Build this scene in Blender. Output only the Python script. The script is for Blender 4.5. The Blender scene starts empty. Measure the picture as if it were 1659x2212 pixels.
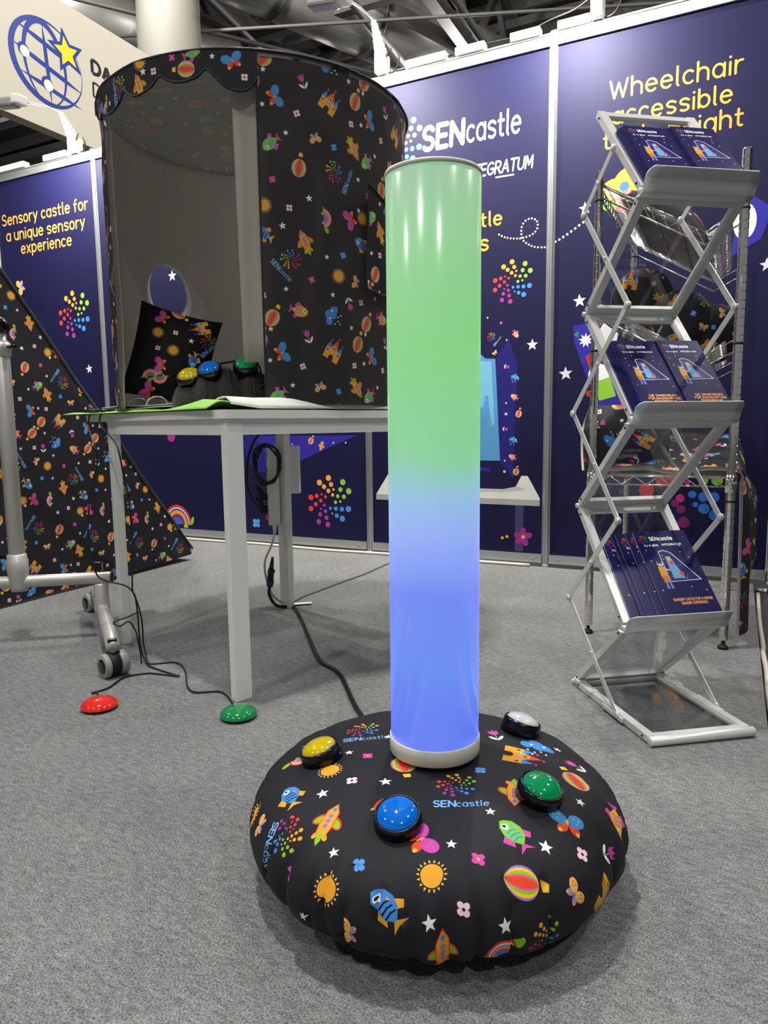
import bpy, bmesh, math, random
from mathutils import Vector, Matrix, noise
from mathutils.geometry import delaunay_2d_cdt

random.seed(7)
PI = math.pi
scene = bpy.context.scene
COL = scene.collection

# ------------------------------------------------------------------ camera, world, lights, exposure
# world axes: X along the booth wall, Y towards it, Z up; metres
F_PX, PITCH, ROLL, YAW, CAM_H = 1522.1, 0.124939, -0.011648, 0.461490, 0.72486
WALL_Y = 3.485
def make_camera():
    f = Vector((-math.sin(YAW) * math.cos(PITCH), math.cos(YAW) * math.cos(PITCH), -math.sin(PITCH)))
    r = Vector((math.cos(YAW), math.sin(YAW), 0)); u = r.cross(f)
    c, s = math.cos(ROLL), math.sin(ROLL)
    rr, uu = c * r + s * u, -s * r + c * u
    m = Matrix(((rr.x, uu.x, -f.x, 0), (rr.y, uu.y, -f.y, 0), (rr.z, uu.z, -f.z, CAM_H), (0, 0, 0, 1)))
    cd = bpy.data.cameras.new('camera'); cam = bpy.data.objects.new('camera', cd); COL.objects.link(cam)
    cam.matrix_world = m
    cd.sensor_fit = 'VERTICAL'; cd.sensor_height = 24.0; cd.lens = 24.0 * F_PX / 2212.0
    cd.clip_start = 0.05; cd.clip_end = 200
    scene.camera = cam
make_camera()
scene.view_settings.view_transform = 'Standard'
scene.view_settings.look = 'None'
scene.view_settings.gamma = 1.0
scene.view_settings.use_curve_mapping = False
scene.view_settings.exposure = 0.3

world = bpy.data.worlds.new('hall_air'); scene.world = world
world.use_nodes = True
wbg = world.node_tree.nodes['Background']
wbg.inputs[0].default_value = (0.93, 0.96, 1.0, 1); wbg.inputs[1].default_value = 0.15

def area_light(name, loc, target, size, power, color=(1, 1, 1), spread=PI, sizey=None):
    ld = bpy.data.lights.new(name, 'AREA'); ld.energy = power; ld.color = color
    ld.shape = 'RECTANGLE'; ld.size = size; ld.size_y = sizey or size; ld.spread = spread
    o = bpy.data.objects.new(name, ld); COL.objects.link(o); o.location = loc
    o.rotation_euler = (Vector(target) - Vector(loc)).to_track_quat('-Z', 'Y').to_euler()
    return o
# high lamps of the exhibition hall, in rows under the roof
for i, (x, y) in enumerate(((-6.4, -3.2), (-1.7, -3.6), (3.0, -3.2), (-6.2, 1.6), (-1.6, 1.2), (3.0, 1.5), (-6.4, 6.2), (-1.8, 6.0), (3.0, 6.2), (-14, 12), (-5, 14), (3, 15))):
    ld = bpy.data.lights.new('hall_lamp_light', 'POINT'); ld.energy = (350, 400, 350, 360, 760, 320, 400, 430, 350)[i] if i < 9 else 430; ld.color = (1.0, 0.975, 0.94); ld.shadow_soft_size = 0.13
    lo = bpy.data.objects.new('hall_lamp_light', ld); COL.objects.link(lo); lo.location = (x, y, 6.7)

# ------------------------------------------------------------------ colour and materials
def lin(c):
    return tuple(((v / 255.0) / 12.92 if v <= 10.3 else (((v / 255.0) + 0.055) / 1.055) ** 2.4) for v in c)
MATS = {}
def mat(name, rgb=(200, 200, 200), rough=0.5, metal=0.0, spec=0.5, attr=False, bump=None, coat=0.0, sheen=0.0, vary=None, trans=0.0, emit=None, emit_s=0.0):
    if name in MATS: return MATS[name]
    m = bpy.data.materials.new(name); m.use_nodes = True
    nt = m.node_tree; b = nt.nodes['Principled BSDF']
    b.inputs['Roughness'].default_value = rough; b.inputs['Metallic'].default_value = metal
    b.inputs['Specular IOR Level'].default_value = spec
    b.inputs['Coat Weight'].default_value = coat; b.inputs['Coat Roughness'].default_value = 0.06
    b.inputs['Sheen Weight'].default_value = sheen
    b.inputs['Transmission Weight'].default_value = trans
    if attr:
        a = nt.nodes.new('ShaderNodeAttribute'); a.attribute_name = 'print'
        nt.links.new(a.outputs['Color'], b.inputs['Base Color'])
    else:
        c = lin(rgb); b.inputs['Base Color'].default_value = (*c, 1)
        if vary:
            tc = nt.nodes.new('ShaderNodeTexCoord'); n = nt.nodes.new('ShaderNodeTexNoise'); n.inputs['Scale'].default_value = vary[0]
            n.inputs['Detail'].default_value = 3
            mx = nt.nodes.new('ShaderNodeMix'); mx.data_type = 'RGBA'
            mx.inputs['A'].default_value = (*[v * (1 - vary[1]) for v in c], 1); mx.inputs['B'].default_value = (*[min(1, v * (1 + vary[1])) for v in c], 1)
            nt.links.new(tc.outputs['Object'], n.inputs['Vector']); nt.links.new(n.outputs['Fac'], mx.inputs['Factor']); nt.links.new(mx.outputs['Result'], b.inputs['Base Color'])
    if emit:
        b.inputs['Emission Color'].default_value = (*lin(emit), 1); b.inputs['Emission Strength'].default_value = emit_s
    if bump:
        tc = nt.nodes.new('ShaderNodeTexCoord'); n = nt.nodes.new('ShaderNodeTexNoise'); n.inputs['Scale'].default_value = bump[0]; n.inputs['Detail'].default_value = 4
        bp = nt.nodes.new('ShaderNodeBump'); bp.inputs['Strength'].default_value = bump[1]; bp.inputs['Distance'].default_value = bump[2]
        nt.links.new(tc.outputs['Object'], n.inputs['Vector']); nt.links.new(n.outputs['Fac'], bp.inputs['Height']); nt.links.new(bp.outputs['Normal'], b.inputs['Normal'])
    MATS[name] = m
    return m

def carpet_material():
    m = bpy.data.materials.new('carpet'); m.use_nodes = True; nt = m.node_tree; b = nt.nodes['Principled BSDF']
    b.inputs['Roughness'].default_value = 0.97; b.inputs['Specular IOR Level'].default_value = 0.08
    tc = nt.nodes.new('ShaderNodeTexCoord')
    def noise_n(scale, detail, rough=0.6):
        n = nt.nodes.new('ShaderNodeTexNoise'); n.inputs['Scale'].default_value = scale; n.inputs['Detail'].default_value = detail
        n.inputs['Roughness'].default_value = rough; nt.links.new(tc.outputs['Object'], n.inputs['Vector']); return n
    mp = nt.nodes.new('ShaderNodeMapping'); mp.inputs['Rotation'].default_value = (0, 0, 0.5); mp.inputs['Scale'].default_value = (1, 2.2, 1)
    nt.links.new(tc.outputs['Object'], mp.inputs['Vector'])
    n1 = noise_n(330, 4, 0.75); n3 = noise_n(3.2, 3)
    n2 = noise_n(46, 4, 0.7); nt.links.new(mp.outputs['Vector'], n2.inputs['Vector'])
    r1 = nt.nodes.new('ShaderNodeValToRGB'); r1.color_ramp.elements[0].position = 0.33; r1.color_ramp.elements[1].position = 0.68
    r1.color_ramp.elements[0].color = (*lin((60, 62, 63)), 1); r1.color_ramp.elements[1].color = (*lin((176, 177, 175)), 1)
    nt.links.new(n1.outputs['Fac'], r1.inputs['Fac'])
    r2 = nt.nodes.new('ShaderNodeValToRGB'); r2.color_ramp.elements[0].position = 0.3; r2.color_ramp.elements[1].position = 0.72
    r2.color_ramp.elements[0].color = (0.6, 0.6, 0.61, 1); r2.color_ramp.elements[1].color = (1.22, 1.22, 1.22, 1)
    nt.links.new(n2.outputs['Fac'], r2.inputs['Fac'])
    r3 = nt.nodes.new('ShaderNodeValToRGB'); r3.color_ramp.elements[0].position = 0.35; r3.color_ramp.elements[1].position = 0.65
    r3.color_ramp.elements[0].color = (0.93, 0.93, 0.93, 1); r3.color_ramp.elements[1].color = (1.05, 1.05, 1.05, 1)
    nt.links.new(n3.outputs['Fac'], r3.inputs['Fac'])
    def mul(a, c):
        x = nt.nodes.new('ShaderNodeMix'); x.data_type = 'RGBA'; x.blend_type = 'MULTIPLY'; x.inputs['Factor'].default_value = 1
        nt.links.new(a, x.inputs['A']); nt.links.new(c, x.inputs['B']); return x.outputs['Result']
    nt.links.new(mul(mul(r1.outputs['Color'], r2.outputs['Color']), r3.outputs['Color']), b.inputs['Base Color'])
    bp = nt.nodes.new('ShaderNodeBump'); bp.inputs['Strength'].default_value = 0.5; bp.inputs['Distance'].default_value = 0.003
    nt.links.new(n1.outputs['Fac'], bp.inputs['Height']); nt.links.new(bp.outputs['Normal'], b.inputs['Normal'])
    MATS['carpet'] = m
carpet_material()

def acrylic_material():
    m = bpy.data.materials.new('clear_acrylic'); m.use_nodes = True; nt = m.node_tree; nt.nodes.clear()
    out = nt.nodes.new('ShaderNodeOutputMaterial'); mix = nt.nodes.new('ShaderNodeMixShader'); lw = nt.nodes.new('ShaderNodeLayerWeight'); lw.inputs['Blend'].default_value = 0.5
    pw = nt.nodes.new('ShaderNodeMath'); pw.operation = 'POWER'; pw.inputs[1].default_value = 4.0; nt.links.new(lw.outputs['Facing'], pw.inputs[0])
    ma = nt.nodes.new('ShaderNodeMath'); ma.operation = 'MULTIPLY_ADD'; ma.inputs[1].default_value = 0.9; ma.inputs[2].default_value = 0.05; nt.links.new(pw.outputs[0], ma.inputs[0])
    tr = nt.nodes.new('ShaderNodeBsdfTransparent'); tr.inputs['Color'].default_value = (0.93, 0.935, 0.94, 1)
    gl = nt.nodes.new('ShaderNodeBsdfGlossy'); gl.inputs['Roughness'].default_value = 0.04
    nt.links.new(ma.outputs[0], mix.inputs['Fac']); nt.links.new(tr.outputs['BSDF'], mix.inputs[1]); nt.links.new(gl.outputs['BSDF'], mix.inputs[2])
    nt.links.new(mix.outputs['Shader'], out.inputs['Surface']); MATS['acrylic'] = m
acrylic_material()

def lamp_tube_material():
    m = bpy.data.materials.new('glowing_tube'); m.use_nodes = True; nt = m.node_tree; b = nt.nodes['Principled BSDF']
    tc = nt.nodes.new('ShaderNodeTexCoord'); sp = nt.nodes.new('ShaderNodeSeparateXYZ'); nt.links.new(tc.outputs['Object'], sp.inputs[0])
    n = nt.nodes.new('ShaderNodeTexNoise'); n.inputs['Scale'].default_value = 5.5; n.inputs['Detail'].default_value = 1
    nt.links.new(tc.outputs['Object'], n.inputs['Vector'])
    ma = nt.nodes.new('ShaderNodeMath'); ma.operation = 'MULTIPLY_ADD'; ma.inputs[1].default_value = 0.09; nt.links.new(n.outputs['Fac'], ma.inputs[0]); nt.links.new(sp.outputs['Z'], ma.inputs[2])
    rng = nt.nodes.new('ShaderNodeMapRange'); rng.inputs['From Min'].default_value = 0.045; rng.inputs['From Max'].default_value = 0.933
    nt.links.new(ma.outputs[0], rng.inputs['Value'])
    cr = nt.nodes.new('ShaderNodeValToRGB'); e = cr.color_ramp.elements
    stops = [(0.0, (96, 120, 255)), (0.16, (108, 146, 255)), (0.28, (112, 140, 255)), (0.40, (150, 178, 255)), (0.47, (150, 196, 236)), (0.535, (136, 214, 158)), (0.72, (126, 214, 126)), (0.9, (138, 204, 140)), (1.0, (140, 190, 148))]
    while len(e) < len(stops): e.new(0.5)
    for el, (p, c) in zip(e, stops): el.position = p; el.color = (*lin(c), 1)
    nt.links.new(rng.outputs[0], cr.inputs['Fac'])
    nt.links.new(cr.outputs['Color'], b.inputs['Emission Color']); b.inputs['Emission Strength'].default_value = 0.70
    b.inputs['Base Color'].default_value = (0.16, 0.17, 0.17, 1); b.inputs['Roughness'].default_value = 0.2; b.inputs['Specular IOR Level'].default_value = 0.5
    MATS['tube'] = m
lamp_tube_material()

mat('fabric', attr=True, rough=0.6, spec=0.17, sheen=0.0, bump=(240, 0.12, 0.002))
mat('tent_fabric', attr=True, rough=0.6, spec=0.17, bump=(240, 0.12, 0.002))
mat('fabric_soft', attr=True, rough=0.85, spec=0.15, bump=(7, 0.7, 0.05))
mat('ceiling_soft', attr=True, rough=0.85, spec=0.15, bump=(30, 0.35, 0.01))
mat('roof_cloth', (150, 148, 142), rough=0.9, bump=(20, 0.3, 0.01))
mat('ink', attr=True, rough=0.42, spec=0.4)
mat('gloss_ink', attr=True, rough=0.25, spec=0.5)
mat('wall_navy', (17, 17, 57), rough=0.6, spec=0.22, bump=(900, 0.06, 0.0006))
mat('aluminium', (196, 198, 200), rough=0.32, metal=0.85)
mat('silver', (222, 222, 219), rough=0.36, metal=0.28)
mat('silver_paint', (196, 194, 188), rough=0.38, metal=0.35)
mat('chrome', (236, 234, 228), rough=0.1, metal=0.96)
mat('white_lam', (236, 236, 230), rough=0.4, spec=0.4, vary=(3, 0.02))
mat('white_plastic', (232, 232, 228), rough=0.38)
mat('cream_plastic', (222, 220, 208), rough=0.4)
mat('black_plastic', (10, 10, 12), rough=0.22)
mat('black_rubber', (14, 14, 15), rough=0.6)
mat('black_cloth', (20, 20, 22), rough=0.85, sheen=0.15, bump=(60, 0.4, 0.01))
mat('grey_plastic', (150, 150, 148), rough=0.4)
mat('lining', (128, 126, 120), rough=0.9, bump=(9, 0.5, 0.02), vary=(5, 0.12))
mat('lining_light', (190, 186, 176), rough=0.9, bump=(20, 0.3, 0.01))
mat('paper', (238, 238, 236), rough=0.6)
mat('navy_cover', (28, 26, 84), rough=0.22, spec=0.5)
mat('felt_green', (150, 208, 100), rough=0.9, bump=(200, 0.3, 0.002))
mat('white_cloth', (222, 222, 214), rough=0.85, bump=(40, 0.3, 0.006))
mat('dark_floor', (38, 38, 40), rough=0.35, vary=(20, 0.35))
mat('sign_white', (200, 193, 175), rough=0.6)
mat('concrete', (100, 98, 90), rough=0.75, vary=(1.2, 0.06))
mat('roof_dark', (44, 42, 42), rough=0.8, vary=(0.5, 0.3))
mat('beam_dark', (92, 91, 88), rough=0.6, metal=0.2, vary=(2, 0.2))
mat('duct_metal', (190, 188, 182), rough=0.36, metal=0.7, vary=(1.5, 0.15))
mat('truss_silver', (150, 150, 148), rough=0.4, metal=0.6)
mat('red_dome', (226, 42, 30), rough=0.1, spec=0.6, coat=0.6)
mat('green_dome', (18, 130, 72), rough=0.1, spec=0.6, coat=0.6)
mat('blue_lens', (0, 108, 214), rough=0.07, spec=0.6, coat=0.8)
mat('green_lens', (0, 158, 92), rough=0.07, spec=0.6, coat=0.8)
mat('yellow_lens', (206, 178, 0), rough=0.07, spec=0.6, coat=0.8)
mat('clear_lens', (206, 210, 208), rough=0.07, spec=0.6, coat=0.8)
mat('blue_plastic', (30, 44, 120), rough=0.35)
mat('red_switch', (230, 30, 24), rough=0.2, emit=(255, 40, 30), emit_s=0.7)
mat('tape_grey', (120, 124, 124), rough=0.3)
mat('lamp_lens', (255, 255, 250), rough=0.4, emit=(255, 252, 244), emit_s=6.0)
mat('cable_black', (16, 16, 17), rough=0.45)
mat('cable_white', (214, 208, 192), rough=0.5)

def translucent(m, share, tint):
    """thin cloth lets part of the light through"""
    nt = m.node_tree; b = nt.nodes['Principled BSDF']; out = [n for n in nt.nodes if n.type == 'OUTPUT_MATERIAL'][0]
    tr = nt.nodes.new('ShaderNodeBsdfTranslucent'); tr.inputs['Color'].default_value = (*tint, 1); mx = nt.nodes.new('ShaderNodeMixShader'); mx.inputs['Fac'].default_value = share
    nt.links.new(b.outputs['BSDF'], mx.inputs[1]); nt.links.new(tr.outputs['BSDF'], mx.inputs[2]); nt.links.new(mx.outputs['Shader'], out.inputs['Surface'])
translucent(MATS['fabric_soft'], 0.5, (.95, .93, .9)); translucent(MATS['ceiling_soft'], 0.10, (.7, .68, .64)); translucent(MATS['roof_cloth'], 0.3, (.8, .8, .76)); translucent(MATS['lining_light'], 0.4, (.85, .83, .78)); translucent(MATS['fabric'], 0.06, (.5, .5, .5)); translucent(MATS['tent_fabric'], 0.23, (.62, .6, .56))

# ------------------------------------------------------------------ object helpers
ROOTM = {}
def root_matrix(o):
    while o is not None:
        if o.name in ROOTM: return ROOTM[o.name]
        o = o.parent
    return Matrix.Identity(4)
def thing(name, label, cat, loc=(0, 0, 0), rz=0.0, group=None, m=None, kind=None):
    o = bpy.data.objects.new(name, None); COL.objects.link(o); o.empty_display_size = 0.05
    m = m if m is not None else Matrix.Translation(loc) @ Matrix.Rotation(rz, 4, 'Z')
    o.matrix_world = m; ROOTM[o.name] = m.copy()
    tag(o, label, cat, group, kind)
    return o
def tag(o, label=None, cat=None, group=None, kind=None):
    if label: o['label'] = label
    if cat: o['category'] = cat
    if group: o['group'] = group
    if kind: o['kind'] = kind
    return o

class MB:
    """collects geometry of one mesh"""
    def __init__(s): s.v = []; s.f = []; s.mi = []; s.sm = []
    def add(s, vs, fs, mi=0, smooth=False):
        b = len(s.v); s.v += [Vector(p) for p in vs]
        for f in fs: s.f.append([b + i for i in f]); s.mi.append(mi); s.sm.append(smooth)
        return s
    def box(s, c, d, m=None, mi=0, bevel=0.0):
        x, y, z = (v / 2 for v in d)
        if bevel <= 0:
            vs = [(sx * x, sy * y, sz * z) for sx in (-1, 1) for sy in (-1, 1) for sz in (-1, 1)]
            fs = [(0, 1, 3, 2), (4, 6, 7, 5), (0, 4, 5, 1), (2, 3, 7, 6), (0, 2, 6, 4), (1, 5, 7, 3)]
        else:
            bm = bmesh.new(); bmesh.ops.create_cube(bm, size=1)
            for v in bm.verts: v.co = Vector((v.co.x * d[0], v.co.y * d[1], v.co.z * d[2]))
            bmesh.ops.bevel(bm, geom=bm.edges[:], offset=min(bevel, min(d) * 0.45), segments=2, affect='EDGES', profile=0.6)
            bm.verts.index_update(); vs = [tuple(v.co) for v in bm.verts]; fs = [[v.index for v in f.verts] for f in bm.faces]; bm.free()
        M = Matrix.Translation(c) @ m.to_4x4() if m is not None else Matrix.Translation(c)
        return s.add([M @ Vector(p) for p in vs], fs, mi)
    def bar(s, a, b, w, h, up=(0, 0, 1), mi=0, bevel=0.0):
        """rectangular bar from a to b: w across, h along up"""
        a, b = Vector(a), Vector(b); d = b - a; y = d.normalized(); x = y.cross(Vector(up))
        if x.length < 1e-5: x = y.cross(Vector((1, 0, 0)))
        x.normalize(); z = x.cross(y); m = Matrix((x, y, z)).transposed()
        return s.box((a + b) / 2, (w, d.length, h), m, mi, bevel)
    def lathe(s, prof, c=(0, 0, 0), n=32, m=None, mi=0, smooth=True, arc=None):
        M = Matrix.Translation(c) @ (m.to_4x4() if m is not None else Matrix.Identity(4))
        vs, fs = [], []; k = len(prof)
        for i in range(n):
            a = 2 * PI * i / n
            for r, z in prof: vs.append(M @ Vector((r * math.cos(a), r * math.sin(a), z)))
        for i in range(n):
            j = (i + 1) % n
            for t in range(k - 1): fs.append((i * k + t, j * k + t, j * k + t + 1, i * k + t + 1))
        return s.add(vs, fs, mi, smooth)
    def cyl(s, a, b, r, n=16, r2=None, mi=0, smooth=True):
        a, b = Vector(a), Vector(b); d = b - a; q = d.to_track_quat('Z', 'Y').to_matrix(); r2 = r if r2 is None else r2; L = d.length
        e = min(r, r2, L) * 0.06
        return s.lathe([(0, 0), (r - e, 0), (r, e), (r2, L - e), (r2 - e, L), (0, L)], a, n, q, mi, smooth)
    def tube(s, pts, r, n=8, mi=0, smooth_pts=0, closed=False):
        P = [Vector(p) for p in pts]
        if smooth_pts: P = catmull(P, smooth_pts)
        vs, fs = [], []; up = Vector((0, 0, 1)); L = len(P)
        T = [(P[min(i + 1, L - 1)] - P[max(i - 1, 0)]).normalized() for i in range(L)]
        x = T[0].cross(up); x = x.normalized() if x.length > 1e-4 else Vector((1, 0, 0))
        for i in range(L):
            x = x - T[i] * x.dot(T[i]); x = x.normalized() if x.length > 1e-5 else T[i].orthogonal().normalized()
            y = T[i].cross(x)
            for k in range(n):
                a = 2 * PI * k / n; vs.append(P[i] + (x * math.cos(a) + y * math.sin(a)) * r)
        for i in range(L - 1):
            for k in range(n):
                k2 = (k + 1) % n; fs.append((i * n + k, i * n + k2, (i + 1) * n + k2, (i + 1) * n + k))
        fs.append(tuple(range(n - 1, -1, -1))); fs.append(tuple((L - 1) * n + k for k in range(n)))
        return s.add(vs, fs, mi, True)
    def extrude(s, poly, o, ax, ay, az, t, mi=0):
        """2-D polygon in (ax, ay) at origin o, thickness t along az"""
        o, ax, ay, az = Vector(o), Vector(ax), Vector(ay), Vector(az); n = len(poly)
        A = [o + ax * u + ay * v for u, v in poly]; Bv = [p + az * t for p in A]
        fs = [tuple(range(n)), tuple(range(2 * n - 1, n - 1, -1))] + [(i, i + n, (i + 1) % n + n, (i + 1) % n) for i in range(n)]
        return s.add(A + Bv, fs, mi)
    def grid(s, nu, nv, fn, mi=0, smooth=True, thick=0.0):
        vs = [Vector(fn(i / nu, j / nv)) for i in range(nu + 1) for j in range(nv + 1)]
        fs = [(i * (nv + 1) + j, (i + 1) * (nv + 1) + j, (i + 1) * (nv + 1) + j + 1, i * (nv + 1) + j + 1) for i in range(nu) for j in range(nv)]
        return s.add(vs, fs, mi, smooth)
    def build(s, name, mats, parent=None, label=None, local=False, kind=None):
        mats = mats if isinstance(mats, (list, tuple)) else [mats]
        me = bpy.data.meshes.new(name)
        inv = Matrix.Identity(4) if (local or parent is None) else root_matrix(parent).inverted()
        me.from_pydata([tuple(inv @ p) for p in s.v], [], s.f)
        for m in mats: me.materials.append(MATS[m] if isinstance(m, str) else m)
        me.polygons.foreach_set('material_index', s.mi); me.polygons.foreach_set('use_smooth', s.sm)
        bm = bmesh.new(); bm.from_mesh(me); bmesh.ops.recalc_face_normals(bm, faces=bm.faces[:]); bm.to_mesh(me); bm.free()
        me.update()
        o = bpy.data.objects.new(name, me); COL.objects.link(o)
        if parent is not None: o.parent = parent
        if label: o['label'] = label
        if kind: o['kind'] = kind
        return o
def solidify(o, t, offset=0.0):
    md = o.modifiers.new('thickness', 'SOLIDIFY'); md.thickness = t; md.offset = offset; return o
def catmull(P, k):
    out = []
    for i in range(len(P) - 1):
        p0, p1, p2, p3 = P[max(i - 1, 0)], P[i], P[i + 1], P[min(i + 2, len(P) - 1)]
        for j in range(k):
            t = j / k
            out.append(0.5 * ((2 * p1) + (p2 - p0) * t + (2 * p0 - 5 * p1 + 4 * p2 - p3) * t * t + (3 * p1 - p0 - 3 * p2 + p3) * t ** 3))
    out.append(P[-1]); return out
def copy_tree(o, m, label=None, group=None):
    r = o.copy(); COL.objects.link(r); r.matrix_world = m; ROOTM[r.name] = m.copy()
    if label: r['label'] = label
    if group: r['group'] = group
    for ch in o.children:
        c = ch.copy(); COL.objects.link(c); c.parent = r
        for g in ch.children:
            d = g.copy(); COL.objects.link(d); d.parent = c
    return r

# ------------------------------------------------------------------ flat print: shapes, icons, lettering
def ell(cx, cy, rx, ry=None, rot=0, n=14, a0=0, a1=360):
    ry = rx if ry is None else ry; c, s = math.cos(math.radians(rot)), math.sin(math.radians(rot)); full = abs(a1 - a0) >= 360
    pts = []
    for i in range(n if full else n + 1):
        a = math.radians(a0 + (a1 - a0) * i / n); x, y = rx * math.cos(a), ry * math.sin(a)
        pts.append((cx + x * c - y * s, cy + x * s + y * c))
    return pts
def rect(x0, y0, x1, y1): return [(x0, y0), (x1, y0), (x1, y1), (x0, y1)]
def starp(cx, cy, r, rot=0, k=0.42, n=5):
    return [(cx + (r if i % 2 == 0 else r * k) * math.cos(math.radians(90 + rot + i * 180 / n)), cy + (r if i % 2 == 0 else r * k) * math.sin(math.radians(90 + rot + i * 180 / n))) for i in range(2 * n)]
def xf(layers, x=0, y=0, rot=0, sc=1.0, flip=False):
    c, s = math.cos(math.radians(rot)) * sc, math.sin(math.radians(rot)) * sc; f = -1 if flip else 1
    return [(col, [(x + f * u * c - v * s, y + f * u * s + v * c) for u, v in p]) for col, p in layers]

OR, YE, RD, GR, BL, PU, PK, WH, NV, LB = (240, 168, 46), (250, 196, 60), (238, 74, 46), (140, 200, 40), (68, 140, 214), (150, 120, 200), (214, 74, 170), (244, 244, 244), (16, 16, 20), (120, 178, 236)
def ic_star(r=.008): return [(WH, starp(0, 0, r))]
def ic_flower(c, k): return [(c, ell(.0056 * math.cos(a), .0056 * math.sin(a), .0045, .0042, 0, 8)) for a in (PI / 4 + i * PI / 2 for i in range(4))] + [(k, ell(0, 0, .0022, n=6))]
def ic_sun():
    L = [(OR, ell(0, 0, .0150, n=22))]
    for i in range(18):
        a = 2 * PI * i / 18; t = Vector((math.cos(a), math.sin(a))); n = Vector((-t.y, t.x)); b = t * .0168
        L.append(((252, 206, 110), [tuple(b - n * .0016), tuple(t * .0212), tuple(b + n * .0016)]))
    return L
def ic_bfly(c1, c2, sp):
    L = []
    for f in (1, -1):
        L += [(c2, ell(f * .0085, -.0085, .0085, .0062, -f * 40, 10)), (c1, ell(f * .0125, .0062, .0128, .0098, f * 28, 14))]
        L += [(YE, ell(f * .0125, -.013, .0032, n=7)), (sp, ell(f * .017, .009, .002, n=5)), (sp, ell(f * .010, .010, .0018, n=5)), (sp, ell(f * .013, .003, .0016, n=5))]
    return L + [(OR, ell(0, 0, .0016, .006, 0, 8))]
def ic_fish(body, fin, stripe):
    L = [(fin, [(.006, .008), (-.004, .021), (-.016, .012), (-.006, .005)]), (fin, [(.004, -.008), (-.008, -.019), (-.014, -.014), (-.006, -.004)]),
         (fin, [(-.015, .001), (-.026, .011), (-.023, .0), (-.026, -.011)]),
         (body, [(.022, .004), (.014, .011), (.003, .0135), (-.008, .010), (-.017, .002), (-.017, -.002), (-.008, -.010), (.003, -.0125), (.014, -.009), (.020, -.002)])]
    for x in (-.010, -.004, .002): L.append((stripe, [(x, .009), (x + .002, .009), (x + .0035, 0), (x + .0015, -.007), (x, -.006), (x + .0015, 0)]))
    return L + [((230, 150, 120), [(.005, -.003), (.001, -.008), (.007, -.006)]), (WH, ell(.0118, .004, .0046, n=10)), (NV, ell(.0128, .0044, .0022, n=7))]
def ic_balloon():
    L = [(PU, ell(0, 0, .0205, .0235, 0, 20)), (YE, ell(0, 0, .0175, .0232, 0, 18)), (GR, ell(0, 0, .0135, .0230, 0, 16)), ((236, 90, 150), ell(0, 0, .0092, .0228, 0, 14)), (RD, ell(0, 0, .0062, .0226, 0, 12))]
    return L + [(YE, [(-.0062, -.029), (.0062, -.029), (.0048, -.039), (-.0048, -.039)])]
def ic_plane():
    L = []
    for f in (1, -1):
        L += [(RD, ell(f * .0125, .002, .0125, .0072, -f * 40, 12)), (GR, ell(f * .0132, .0012, .0092, .0046, -f * 40, 10)), (OR, ell(f * .0068, -.020, .007, .004, -f * 45, 10))]
    L += [(RD, [(-.008, -.020), (.008, -.020), (.0115, -.004), (.0095, .018), (0, .033), (-.0095, .018), (-.0115, -.004)]),
          (OR, [(-.0066, -.021), (.0066, -.021), (.0098, -.004), (.008, .018), (0, .030), (-.008, .018), (-.0098, -.004)]), (GR, [(0, -.012), (.0045, -.026), (0, -.034), (-.0045, -.026)]), (BL, ell(0, .022, .003, .004, 0, 7))]
    return L + [(PU, ell(0, y, .0036, n=9)) for y in (.011, .003, -.005)]
def ic_castle():
    L = [(OR, [(-.020, -.018), (-.006, -.018), (-.006, -.010), (-.003, -.006), (.003, -.006), (.006, -.010), (.006, -.018), (.020, -.018), (.020, .007), (.010, .007), (.010, .002), (-.010, .002), (-.010, .007), (-.020, .007)]),
         ((170, 170, 176), rect(-.010, .001, .010, .004)), (OR, rect(-.005, .003, .005, .016)), (RD, [(-.007, .016), (.007, .016), (0, .031)]), (WH, [(-.009, .003), (-.006, .003), (-.0075, .016)]), (WH, [(.006, .003), (.009, .003), (.0075, .016)])]
    for f in (1, -1): L += [(BL, [(f * .021, .007), (f * .009, .007), (f * .015, .022)]), (NV, ell(f * .015, .000, .0018, .0026, 0, 7)), (PK, [(f * .015, .022), (f * .015, .027), (f * .015 + .005, .025)])]
    return L + [(NV, ell(0, .010, .0018, .0024, 0, 7)), (PK, [(0, .031), (0, .036), (.005, .034)])]
def ic_cloud():
    L = [(BL, ell(x, y, r, n=12)) for x, y, r in ((-.014, -.001, .0088), (-.002, .006, .0105), (.010, .001, .0098), (.002, -.003, .0085), (.017, -.002, .006))]
    return L + [(WH, ell(-.008, .001, .0024, n=8)), (WH, ell(.009, .004, .0024, n=8))] + [(WH, ell(x, y, .0014, .0024, 20, 6)) for x, y in ((-.012, -.016), (-.003, -.020), (.005, -.015), (.012, -.020), (-.006, -.027))]
def ic_tulip():
    return [((176, 190, 190), rect(-.0006, -.016, .0006, .004)), (PK, [(-.0075, .018), (-.0035, .012), (0, .019), (.0035, .012), (.0075, .018), (.0075, .008), (.004, .002), (-.004, .002), (-.0075, .008)]),
            (WH, ell(-.0062, -.008, .008, .0028, -48, 10)), (WH, ell(.0062, -.008, .008, .0028, 48, 10))]
def ic_turtle():
    L = [(GR, ell(.030, -.004, .0095, .0062, 30, 12)), (GR, ell(.012, -.013, .004, .0045, 0, 8)), (GR, ell(-.012, -.013, .004, .0045, 0, 8)), (GR, ell(-.025, -.008, .005, .002, 30, 7))]
    for r, c in ((.0250, RD), (.0215, WH), (.0195, (120, 130, 190)), (.0175, OR), (.0135, PK), (.0095, BL)): L.append((c, ell(0, -.011, r, n=14, a0=0, a1=180)))
    return L
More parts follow.
